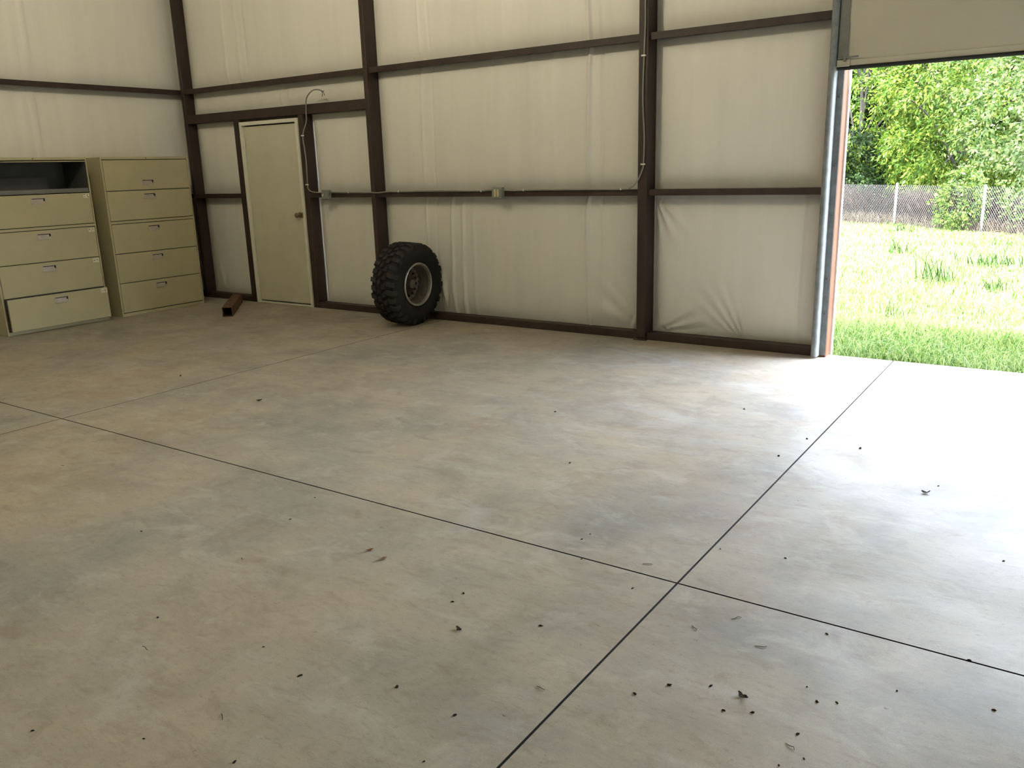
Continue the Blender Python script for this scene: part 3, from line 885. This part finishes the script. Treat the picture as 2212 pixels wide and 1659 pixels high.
cy_ = -0.016
cable([(2.655, -0.05, 2.362), (2.616, -0.055, 2.374), (2.553, -0.06, 2.378), (2.487, -0.055, 2.358), (2.423, -0.045, 2.320), (2.387, -0.035, 2.272), (2.372, -0.025, 2.235),
       (2.355, -0.018, 2.157), (2.342, -0.013, 2.07), (2.268, -0.013, 1.927), (2.274, -0.013, 1.78), (2.284, -0.013, 1.648), (2.272, -0.013, 1.398), (2.280, -0.013, 1.350), (2.32, -0.016, 1.322), (2.40, -0.02, 1.310), (2.498, -0.024, 1.308)],
      'grey cable curling free above the walk door and running down to the switch box',
      [((2.268, -0.014, 1.922), 'h'), ((2.272, -0.014, 1.395), 'h')],
      wires=[[(2.655, -0.05, 2.362), (2.682, -0.055, 2.352), (2.700, -0.06, 2.362)], [(2.655, -0.05, 2.362), (2.672, -0.06, 2.335), (2.668, -0.06, 2.300)], [(2.655, -0.05, 2.362), (2.684, -0.05, 2.338), (2.692, -0.05, 2.310)]])
cable([(2.648, -0.024, 1.308), (2.74, -0.018, 1.306), (2.90, -0.012, 1.304), (3.10, -0.012, 1.302), (3.18, -0.030, 1.302), (3.25, -0.040, 1.303), (3.36, -0.040, 1.299), (3.42, -0.030, 1.304), (3.50, -0.014, 1.308),
       (3.62, -0.012, 1.306), (4.10, -0.012, 1.309), (4.66, -0.012, 1.305), (4.74, -0.018, 1.310), (4.81, -0.024, 1.314)],
      'grey cable running along the girt between the two boxes', [((2.90, -0.012, 1.306), 'v'), ((3.62, -0.012, 1.308), 'v'), ((4.68, -0.012, 1.306), 'v')])
cable([(4.968, -0.024, 1.312), (5.06, -0.016, 1.306), (5.17, -0.012, 1.308), (5.70, -0.012, 1.309), (6.20, -0.014, 1.308), (6.27, -0.030, 1.316), (6.325, -0.040, 1.345), (6.362, -0.040, 1.398), (6.392, -0.040, 1.465),
       (6.402, -0.040, 1.51), (6.408, -0.040, 1.722), (6.391, -0.040, 2.051), (6.399, -0.040, 2.371), (6.405, -0.040, 2.58), (6.406, -0.040, 2.80), (6.404, -0.040, 4.50)],
      'grey cable from the ivory receptacle box up the tall brown column',
      [((5.17, -0.012, 1.309), 'v'), ((6.18, -0.013, 1.310), 'v'), ((6.404, -0.041, 1.512), 'h'), ((6.400, -0.041, 2.371), 'h'), ((6.405, -0.041, 3.3), 'h')])

# ------------------------------------------------------------------ bits of debris on the floor
leaf_i = 0
def floor_leaf(x, y, rot, ln, wd, material, label, curl=0.010):
    ln, wd, curl = ln * 0.72, wd * 0.72, curl * 0.4
    m = MB()
    n = 6
    V, F = [], []
    for i in range(n + 1):
        t = i / n
        w = wd * math.sin(PI * min(1, 0.08 + 0.9 * t)) ** 0.8 * 0.5
        lift = curl * (4 * (t - 0.45) ** 2) + 0.002
        px = (t - 0.5) * ln
        for s in (-1, 0, 1):
            jag = 1 + 0.35 * math.sin(i * 2.3 + s * 1.7 + x * 9)
            V.append((px, s * w * jag, lift + abs(s) * curl * 0.7 * (0.5 + 0.5 * math.sin(i + s + y * 5))))
    for i in range(n):
        for k in range(2):
            a = i * 3 + k
            F.append((a, a + 1, a + 4, a + 3))
    nv = len(V)
    V2 = [(a, b, c - 0.0012) for a, b, c in V]
    m.add(V + V2, F + [tuple(q + nv for q in f[::-1]) for f in F])
    o = m.build('dead_leaf', material, None)
    o.location = (x, y, 0.0012); o.rotation_euler = (0, 0, rot)
    tag(o, label, 'dead leaf', 'dead leaves on the concrete floor')
floor_leaf(4.950, -3.070, 0.6, 0.055, 0.030, M['leaf_black'], 'dark curled leaf alone on the shaded floor in front of the filing cabinets', 0.02)
floor_leaf(9.083, -2.617, 0.3, 0.050, 0.030, M['leaf_black'], 'black curled leaf on the bright floor right of the long saw cut', 0.02)
floor_leaf(8.887, -4.546, -0.5, 0.055, 0.024, M['leaf_black'], 'dark pointed leaf on the floor in the lower right corner', 0.015)
floor_leaf(7.260, -4.400, 0.9, 0.042, 0.022, M['leaf_brown'], 'small orange-brown leaf in the middle of the floor')
floor_leaf(7.362, -4.430, 1.1, 0.046, 0.026, M['leaf_tan'], 'small tan leaf just right of the orange-brown one')
floor_leaf(7.950, -4.690, -0.4, 0.044, 0.020, M['leaf_black'], 'dark bent leaf left of the long saw cut near the bottom')
CRUMBS = [(3.779, -2.88, 1), (6.623, -4.111, 0), (7.446, -3.081, 0), (8.047, -4.018, 0), (6.888, -2.314, 1), (7.811, -4.483, 0), (8.687, -2.114, 1), (7.904, -1.688, 1), (8.399, -2.087, 1), (8.35, -2.442, 1), (8.729, -3.601, 0), (9.443, -3.201, 0), (9.119, -2.492, 0), (8.483, -3.652, 0), (7.459, -5.116, 0), (7.69, -5.163, 0), (7.237, -5.755, 0), (7.84, -5.528, 0), (7.543, -5.604, 0), (7.815, -4.552, 0), (7.987, -5.046, 0), (8.27, -5.255, 0), (8.681, -4.605, 0), (8.174, -4.524, 0), (8.613, -4.698, 0), (8.325, -4.128, 0), (8.22, -5.06, 0), (8.788, -4.544, 0), (9.03, -4.399, 0), (9.007, -4.075, 0), (9.067, -4.627, 0), (9.109, -4.715, 0), (9.062, -4.776, 0), (9.501, -4.234, 0), (9.413, -4.0, 0), (9.074, -4.455, 0), (9.123, -4.43, 0), (8.934, -4.6, 0), (8.861, -4.635, 0), (9.256, -4.281, 0), (6.721, -4.351, 0), (6.241, -4.784, 0), (6.98, -5.189, 0), (7.964, -3.797, 0), (7.959, -3.858, 0)]      # x, y, coarse
TWIGS = [(5.05, -4.499, 0.02), (6.859, -4.725, 0.02), (8.289, -3.925, 0.035), (7.124, -5.332, 0.04), (8.361, -4.82, 0.03), (8.846, -4.264, 0.035), (9.064, -4.688, 0.03), (8.719, -4.135, 0.035), (8.623, -4.267, 0.035), (7.651, -5.422, 0.03)]       # x, y, length
def slab_of(x, y):
    row = 'beyond the cross cut' if y > -4.006 else 'before the cross cut'
    col = 'left of both lengthwise saw cuts' if x < 4.118 else ('between the two lengthwise saw cuts' if x < 8.45 else 'right of the bold lengthwise saw cut')
    return col, row
for i, (x, y, coarse) in enumerate(CRUMBS):
    rr = random.Random(i)
    s = 0.0026 + 0.0028 * rr.random() + 0.003 * coarse
    m = MB()
    V = []
    for k in range(3):
        z = (0.0, 0.55, 1.0)[k] * s * 0.9
        for q in range(6):
            a = 2 * PI * q / 6 + k * 0.3
            rad = s * (1.0, 0.95, 0.4)[k] * (0.6 + 0.8 * rr.random())
            V.append((rad * math.cos(a) * 1.5, rad * math.sin(a) * 0.8, z))
    F = [tuple(range(6))[::-1], tuple(range(12, 18))] + [(k * 6 + q, k * 6 + (q + 1) % 6, (k + 1) * 6 + (q + 1) % 6, (k + 1) * 6 + q) for k in range(2) for q in range(6)]
    m.add(V, F)
    o = m.build('dirt_crumb', M['crumb'])
    o.location = (x, y, 0.0); o.rotation_euler = (0, 0, rr.random() * 6)
    c_, r_ = slab_of(x, y)
    tag(o, 'tiny dirt crumb %s %s' % (c_, r_), 'dirt crumb', 'dirt crumbs %s, %s' % (c_, r_))
for i, (x, y, ln) in enumerate(TWIGS):
    rr = random.Random(i + 90)
    o = MB().tube([(-ln * 0.5, 0, 0.0012), (-ln * 0.1, rr.uniform(-0.004, 0.004), 0.0022), (ln * 0.3, rr.uniform(-0.006, 0.006), 0.003), (ln * 0.6, rr.uniform(-0.01, 0.01), 0.002)], [0.0008, 0.0011, 0.001, 0.0006], 5).build('twig', M['crumb'])
    o.location = (x, y, 0.0); o.rotation_euler = (0, 0, rr.uniform(-0.9, 1.2))
    c_, r_ = slab_of(x, y)
    tag(o, 'thin twig fragment %s %s' % (c_, r_), 'twig', 'twig fragments %s, %s' % (c_, r_))

# ------------------------------------------------------------------ outdoors: ground
def fence_y(x):
    return 20.27 - 0.80 * (x - 4.83)
def gz(x, y):
    t = np.clip((np.asarray(y) - 0.1) / 19.0, 0, 1)
    return -0.13 - 0.37 * t + 0.03 * np.sin(np.asarray(x) * 0.9) * np.sin(np.asarray(y) * 0.55) * np.clip(np.asarray(y) / 6.0, 0, 1)
def ground(name, xs, ylo, yhi, ny, material, label, cat):
    V, F = [], []
    nx = len(xs)
    for j in range(ny + 1):
        for x in xs:
            y = ylo(x) + (yhi(x) - ylo(x)) * (j / ny) ** 1.5
            V.append((x, y, float(gz(x, y))))
    for j in range(ny):
        for i in range(nx - 1):
            a = j * nx + i
            F.append((a, a + 1, a + nx + 1, a + nx))
    o = np_obj(name, V, F, material, None, smooth=True)
    tag(o, label, cat, kind='structure')
    return o
XS = list(np.linspace(-16, 22, 77))
ground('lawn', XS, lambda x: SLAB_EDGE + 0.002, lambda x: max(3.0, fence_y(x)), 50, M['lawn'], 'sunny rough lawn outside the open overhead door', 'lawn')
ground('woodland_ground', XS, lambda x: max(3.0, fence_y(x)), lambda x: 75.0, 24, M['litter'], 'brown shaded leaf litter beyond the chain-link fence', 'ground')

def blades(P, h, w, lean, segs=2, seed=0, spread=1.0):
    rg = np.random.default_rng(seed)
    n = len(P)
    a = rg.uniform(0, 2 * PI, n)
    dirv = np.stack([np.cos(a), np.sin(a), np.zeros(n)], 1)
    b = rg.uniform(0, 2 * PI, n)
    side = np.stack([np.cos(b), np.sin(b), np.zeros(n)], 1) * (w[:, None] * 0.5)
    up = np.array([0, 0, 1.0])
    mid = P + up * (h * 0.55)[:, None] + dirv * (lean * 0.30)[:, None]
    tip = P + up * (h * np.clip(1 - 0.35 * lean / np.maximum(h, 1e-3), 0.35, 1))[:, None] + dirv * lean[:, None]
    V = np.stack([P - side, P + side, mid + side * 0.75, mid - side * 0.75, tip + side * 0.08, tip - side * 0.08], 1).reshape(-1, 3)
    base = np.arange(n)[:, None] * 6
    F = np.concatenate([base + np.array([[0, 1, 2, 3]]), base + np.array([[3, 2, 4, 5]])], 0)
    return V, F

def wedge(y0, y1, dens, mL=1.2, mR=1.8, seed=1):
    rg = np.random.default_rng(seed)
    def lim(y): return 9.556 - 0.2345 * (y + 6.66) - mL, 9.556 - 0.030 * (y + 6.66) + mR
    xa, xb = lim(y1)[0], lim(y0)[1]
    n = int((xb - xa) * (y1 - y0) * dens)
    x = rg.uniform(xa, xb, n); y = rg.uniform(y0, y1, n)
    l, r = lim(y)
    k = (x > l) & (x < r) & (y < 20.27 - 0.80 * (x - 4.83) - 0.05)
    return x[k], y[k]

gV, gF, off = [], [], 0
for (y0, y1, dens, hm, wm, seed) in ((0.42, 2.2, 3000, 0.17, 0.0062, 1), (2.2, 5.0, 1500, 0.12, 0.0075, 2), (5.0, 10.0, 600, 0.12, 0.012, 3), (10.0, 22.5, 260, 0.12, 0.018, 4)):
    x, y = wedge(y0, y1, dens, seed=seed)
    rg = np.random.default_rng(seed + 50)
    patch = 0.55 + 0.45 * np.sin(x * 2.1 + 1.3 * np.sin(y * 1.7)) * np.sin(y * 1.9 + x)
    h = hm * rg.uniform(0.35, 1.25, len(x)) * (0.6 + 0.7 * patch)
    if y0 < 1:
        h *= np.clip(0.55 + (y - 0.11) * 1.2, 0.55, 1.15)
    P = np.stack([x, y, gz(x, y) - 0.005], 1)
    V, F = blades(P, h, wm * rg.uniform(0.7, 1.4, len(x)), h * rg.uniform(0.2, 1.1, len(x)), seed=seed + 9)
    gV.append(V); gF.append(F + off); off += len(V)
go = np_obj('lawn_grass', np.concatenate(gV), np.concatenate(gF), M['grass'])
tag(go, 'short sunlit grass and weeds covering the lawn', 'grass', kind='stuff')

def clump(x, y, n, h, spread, label, seed, wid=0.012):
    rg = np.random.default_rng(seed)
    z = float(gz(x, y))
    t = empty('grass_clump', (x, y, z))
    tag(t, label, 'grass clump', 'taller grass clumps on the lawn')
    wid = wid * 0.7
    P = np.stack([x + rg.normal(0, spread * 0.35, n), y + rg.normal(0, spread * 0.35, n), np.full(n, z)], 1)
    hh = h * rg.uniform(0.5, 1.15, n)
    V, F = blades(P, hh, np.full(n, wid), hh * rg.uniform(0.3, 1.0, n), seed=seed)
    o = np_obj('grass_blades', V, F, M['clump'], t)
    o['kind'] = 'stuff'
clump(7.86, 6.5, 70, 0.62, 0.42, 'tall arching grass clump in the middle of the lawn', 21, 0.020)
clump(6.55, 11.2, 50, 0.40, 0.35, 'leafy green weed clump far out on the left of the lawn', 22, 0.03)
clump(8.66, 5.9, 60, 0.28, 0.30, 'low grass clump at the right edge of the doorway view', 23, 0.018)
clump(8.42, 9.4, 110, 0.34, 0.70, 'wide low weed patch right of the tall arching clump', 24, 0.028)
clump(8.00, 2.5, 50, 0.45, 0.25, 'seeding grass clump near the middle of the slab edge', 25, 0.008)
clump(5.45, 18.0, 50, 0.34, 0.45, 'small weed clump at the foot of the white fence post', 26, 0.035)

# ------------------------------------------------------------------ chain-link fence
fence = empty('chain_link_fence', (4.83, 20.27, -0.50))
tag(fence, 'galvanised chain-link fence with pale posts across the end of the lawn', 'fence')
fd = np.array([0.781, -0.625])
P1 = np.array([4.83, 20.27]); P2 = P1 + fd * 3.137
FH = 1.20
def fpos(s): return P1 + fd * s
for s in (-9.41, -6.27, -3.137, 0.0, 3.137, 6.27):
    q = fpos(s)
    z0 = float(gz(q[0], q[1]))
    MB().tube([(q[0], q[1], z0 - 0.2), (q[0], q[1], z0 + FH + 0.02), (q[0], q[1], z0 + FH + 0.035)], [0.036, 0.036, 0.02], 12).build('fence_post', M['fence_post'], fence, smooth=True)
wv, wf, off = [], [], 0
S0, S1, pit = -9.4, 6.3, 0.075
dia = 0.0020
Z0 = -0.50
def wire_strip(p, q):
    # square wire between two points
    global off
    p = np.array(p); q = np.array(q)
    dv = (q - p) / np.linalg.norm(q - p)
    nrm_ = np.array([fd[1], -fd[0], 0.0])
    sd = np.cross(dv, nrm_)
    ring = [nrm_ * dia + sd * dia, nrm_ * dia - sd * dia, -nrm_ * dia - sd * dia, -nrm_ * dia + sd * dia]
    wv.extend([p + r_ for r_ in ring] + [q + r_ for r_ in ring])
    for k in range(4):
        wf.append((off + k, off + (k + 1) % 4, off + 4 + (k + 1) % 4, off + 4 + k))
    off += 8
slope = 1.25
run = FH / slope
n = int((S1 - S0 + run) / pit)
for i in range(n):
    for s_ in (1, -1):
        a = S0 - (run if s_ > 0 else 0) + i * pit
        b = a + s_ * run
        za, zb = Z0 + 0.02, Z0 + FH
        # clip to the run of the fence
        aa, bb, z_a, z_b = a, b, za, zb
        def lerp(sv): return za + (zb - za) * (sv - a) / (b - a)
        lo, hi = min(a, b), max(a, b)
        if hi < S0 or lo > S1: continue
        if aa < S0: z_a = lerp(S0); aa = S0
        if aa > S1: z_a = lerp(S1); aa = S1
        if bb < S0: z_b = lerp(S0); bb = S0
        if bb > S1: z_b = lerp(S1); bb = S1
        if abs(aa - bb) < 1e-3: continue
        pa, pb = fpos(aa), fpos(bb)
        o_ = 0.003 * s_
        wire_strip((pa[0] + fd[1] * (0.042 + o_), pa[1] - fd[0] * (0.042 + o_), z_a), (pb[0] + fd[1] * (0.042 + o_), pb[1] - fd[0] * (0.042 + o_), z_b))
wm = np_obj('wire_mesh', np.array(wv), np.array(wf), M['fence_wire'], fence)
wm['kind'] = 'stuff'

# ------------------------------------------------------------------ trees and shrubs
def leaf_mesh(C, A, ln, wd, rg):
    n = len(C)
    A = A / np.linalg.norm(A, axis=1)[:, None]
    rnd = rg.normal(size=(n, 3))
    S = np.cross(A, rnd); S /= np.linalg.norm(S, axis=1)[:, None] + 1e-9
    Nn = np.cross(A, S)
    b = C
    m = C + A * (ln * 0.45)[:, None]
    t = C + A * ln[:, None] - Nn * (ln * 0.12)[:, None]
    V = np.stack([b, m + S * (wd * 0.5)[:, None] + Nn * (wd * 0.12)[:, None], t, m - S * (wd * 0.5)[:, None] + Nn * (wd * 0.12)[:, None]], 1).reshape(-1, 3)
    F = np.arange(n)[:, None] * 4 + np.array([[0, 1, 2, 3]])
    return V, F

def crown(cen, rad, ncl, nlf, cr, ln, wd, seed, droop=0.5, zmin=None, shell=0.55):
    rg = np.random.default_rng(seed)
    d = rg.normal(size=(ncl, 3)); d /= np.linalg.norm(d, axis=1)[:, None]
    r = shell + (1 - shell) * rg.uniform(0, 1, ncl) ** 0.6
    K = np.array(cen) + d * r[:, None] * np.array(rad)
    if zmin is not None:
        K[:, 2] = np.maximum(K[:, 2], zmin + rg.uniform(0, 0.5, ncl))
    c = K[rg.integers(0, ncl, ncl * nlf)]
    n = len(c)
    sp = rg.integers(0, 9, n)
    # a handful of sprays per cluster
    sd = np.random.default_rng(seed + 1).normal(size=(ncl * 9, 3))
    sd /= np.linalg.norm(sd, axis=1)[:, None]
    idx = np.repeat(np.arange(ncl), nlf)
    c = K[idx]
    dirs = sd[idx * 9 + sp]
    out = (K - np.array(cen)); out /= np.linalg.norm(out, axis=1)[:, None] + 1e-6
    dirs = dirs + 0.7 * out[idx]
    dirs /= np.linalg.norm(dirs, axis=1)[:, None]
    t = rg.uniform(0.1, 1, n) ** 0.8
    P = c + dirs * (t * cr)[:, None]
    P[:, 2] -= droop * cr * t ** 2
    P += rg.normal(0, cr * 0.05, (n, 3))
    A = dirs + rg.normal(0, 0.6, (n, 3)); A[:, 2] -= droop
    return leaf_mesh(P, A, ln * rg.uniform(0.6, 1.3, n), wd * rg.uniform(0.7, 1.25, n), rg), K

def tree(name, label, base, cen, rad, ncl, nlf, cr, ln, wd, material, seed, trunk_r=0.12, droop=0.5, zmin=None, shell=0.55, extra=None, group='trees beyond the fence', nb=14, cat='tree'):
    z = float(gz(base[0], base[1]))
    t = empty(name, (base[0], base[1], z))
    tag(t, label, cat, group)
    (V, F), K = crown(cen, rad, ncl, nlf, cr, ln, wd, seed, droop, zmin, shell)
    o = np_obj('foliage', V, F, material, t)
    o['kind'] = 'stuff'
    rr = random.Random(seed)
    top = Vector((cen[0], cen[1], cen[2] + rad[2] * 0.4))
    b = Vector((base[0], base[1], z))
    pts = [b + (top - b) * k + Vector((rr.uniform(-.1, .1), rr.uniform(-.1, .1), 0)) * (k * 3) for k in (0, 0.2, 0.4, 0.6, 0.8, 1.0)]
    pts[0] = b - Vector((0, 0, 0.1))
    MB().tube(pts, [trunk_r, trunk_r * .85, trunk_r * .7, trunk_r * .55, trunk_r * .4, trunk_r * .15], 8).build('trunk', M['bark'], t, smooth=True)
    for k in range(nb):
        tgt = Vector(K[rr.randrange(len(K))])
        st = pts[rr.choice((1, 2, 3, 4))]
        mid = (st + tgt) / 2 + Vector((0, 0, 0.15 * (tgt - st).length))
        MB().tube(smooth_line([st, mid, tgt], 3), [trunk_r * (0.38 - 0.045 * i) for i in range(7)], 6).build('branch', M['bark'], t, smooth=True)
    return t

tree('leafy_tree', 'yellow-green tree with drooping leaves at the left of the doorway view', (2.2, 27.8), (2.3, 27.0, 4.0), (3.0, 2.3, 3.3), 150, 150, 0.85, 0.17, 0.055, M['leaf_yellow'], 31, droop=0.7, zmin=1.3)
tree('leafy_tree', 'bushy yellow-green tree overhanging the fence behind the white post', (6.0, 26.2), (5.9, 25.0, 3.1), (2.5, 2.2, 2.9), 140, 150, 0.75, 0.16, 0.055, M['leaf_yellow'], 32, droop=0.7, zmin=0.9)
tree('leafy_tree', 'mid-green tree filling the upper middle of the doorway view', (8.3, 24.2), (7.6, 22.6, 4.0), (2.4, 2.2, 2.7), 130, 150, 0.7, 0.13, 0.06, M['leaf_mid'], 33, droop=0.4, zmin=0.9)
tree('leafy_tree', 'pale large-leaved tree with branches reaching in from the right', (10.2, 13.6), (9.25, 13.0, 2.7), (1.85, 1.7, 1.9), 80, 70, 0.6, 0.105, 0.055, M['leaf_pale'], 34, trunk_r=0.10, droop=0.45, zmin=0.9, nb=18)
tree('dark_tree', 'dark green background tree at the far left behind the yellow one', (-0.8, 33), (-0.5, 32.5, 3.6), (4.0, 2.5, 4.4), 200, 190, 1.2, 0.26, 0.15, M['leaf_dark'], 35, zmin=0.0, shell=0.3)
tree('dark_tree', 'dark green background tree in the middle behind the overhanging one', (5.2, 34), (5.0, 33.0, 3.8), (4.2, 2.5, 4.8), 210, 190, 1.2, 0.26, 0.15, M['leaf_mid'], 36, zmin=0.2, shell=0.3)
tree('dark_tree', 'dark green background tree at the far right behind the mid-green one', (11.0, 31), (10.5, 30.0, 3.8), (4.2, 2.5, 4.8), 210, 190, 1.2, 0.26, 0.15, M['leaf_mid'], 37, zmin=0.0, shell=0.3)
tree('shrub', 'green leafy shrub just left of the right-hand fence post', (6.72, 18.85), (6.70, 18.72, 0.35), (0.48, 0.35, 0.85), 46, 60, 0.36, 0.085, 0.045, M['leaf_mid'], 38, trunk_r=0.03, zmin=-0.35, nb=8, group='shrubs along the fence', cat='shrub')
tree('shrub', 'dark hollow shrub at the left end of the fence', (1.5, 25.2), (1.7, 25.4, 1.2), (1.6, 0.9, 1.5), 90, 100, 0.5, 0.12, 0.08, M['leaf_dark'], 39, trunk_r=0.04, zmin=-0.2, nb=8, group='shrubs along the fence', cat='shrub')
tree('shrub', 'low green shrub at the right edge beyond the fence', (9.3, 19.0), (9.2, 18.6, 0.4), (1.4, 0.8, 1.0), 60, 60, 0.45, 0.10, 0.055, M['leaf_mid'], 40, trunk_r=0.03, zmin=-0.35, nb=8, group='shrubs along the fence', cat='shrub')

def brush(x, y, n, L, h, seed, label):
    rg = np.random.default_rng(seed)
    z = float(gz(x, y))
    t = empty('dry_brush', (x, y, z))
    tag(t, label, 'brush', 'dry brush behind the fence')
    s = rg.uniform(-L / 2, L / 2, n)
    P = np.stack([x + fd[0] * s + rg.normal(0, 0.3, n), y + fd[1] * s + rg.normal(0, 0.35, n), np.full(n, z)], 1)
    hh = h * rg.uniform(0.35, 1.2, n)
    V, F = blades(P, hh, rg.uniform(0.012, 0.034, n), hh * rg.uniform(0.2, 1.4, n), seed=seed)
    o = np_obj('stems', V, F, M['brush'], t); o['kind'] = 'stuff'
brush(3.0, 23.4, 2600, 4.0, 1.25, 61, 'tangle of dry brown brush behind the left part of the fence')
brush(5.9, 21.2, 2600, 4.0, 1.15, 62, 'tangle of dry brown brush behind the fence right of the white post')
brush(8.8, 18.8, 1500, 3.4, 1.0, 63, 'thin dry brown brush at the right behind the shrub')
rg = np.random.default_rng(70)
n = 2600
s = rg.uniform(-6, 5, n)
P = np.stack([P1[0] + fd[0] * s - fd[1] * rg.normal(0.18, 0.22, n), P1[1] + fd[1] * s + fd[0] * rg.normal(0.18, 0.22, n), np.full(n, -0.5)], 1)
hh = 0.42 * rg.uniform(0.3, 1.3, n)
V, F = blades(P, hh, rg.uniform(0.008, 0.016, n), hh * rg.uniform(0.2, 0.9, n), seed=71)
so = np_obj('dry_grass', V, F, M['straw'])
tag(so, 'strip of dry straw-coloured grass along the foot of the fence', 'dry grass', kind='stuff')

br = MB().tube([(7.25, 17.95, -0.47), (7.5, 17.75, -0.44), (7.75, 17.55, -0.45), (8.0, 17.42, -0.46)], [0.03, 0.035, 0.03, 0.015], 8).tube([(7.5, 17.75, -0.44), (7.66, 17.80, -0.38), (7.80, 17.84, -0.36)], [0.015, 0.012, 0.006], 6).build('fallen_branch', M['straw'])
tag(br, 'pale fallen branch on the grass beside the right-hand fence post', 'branch')
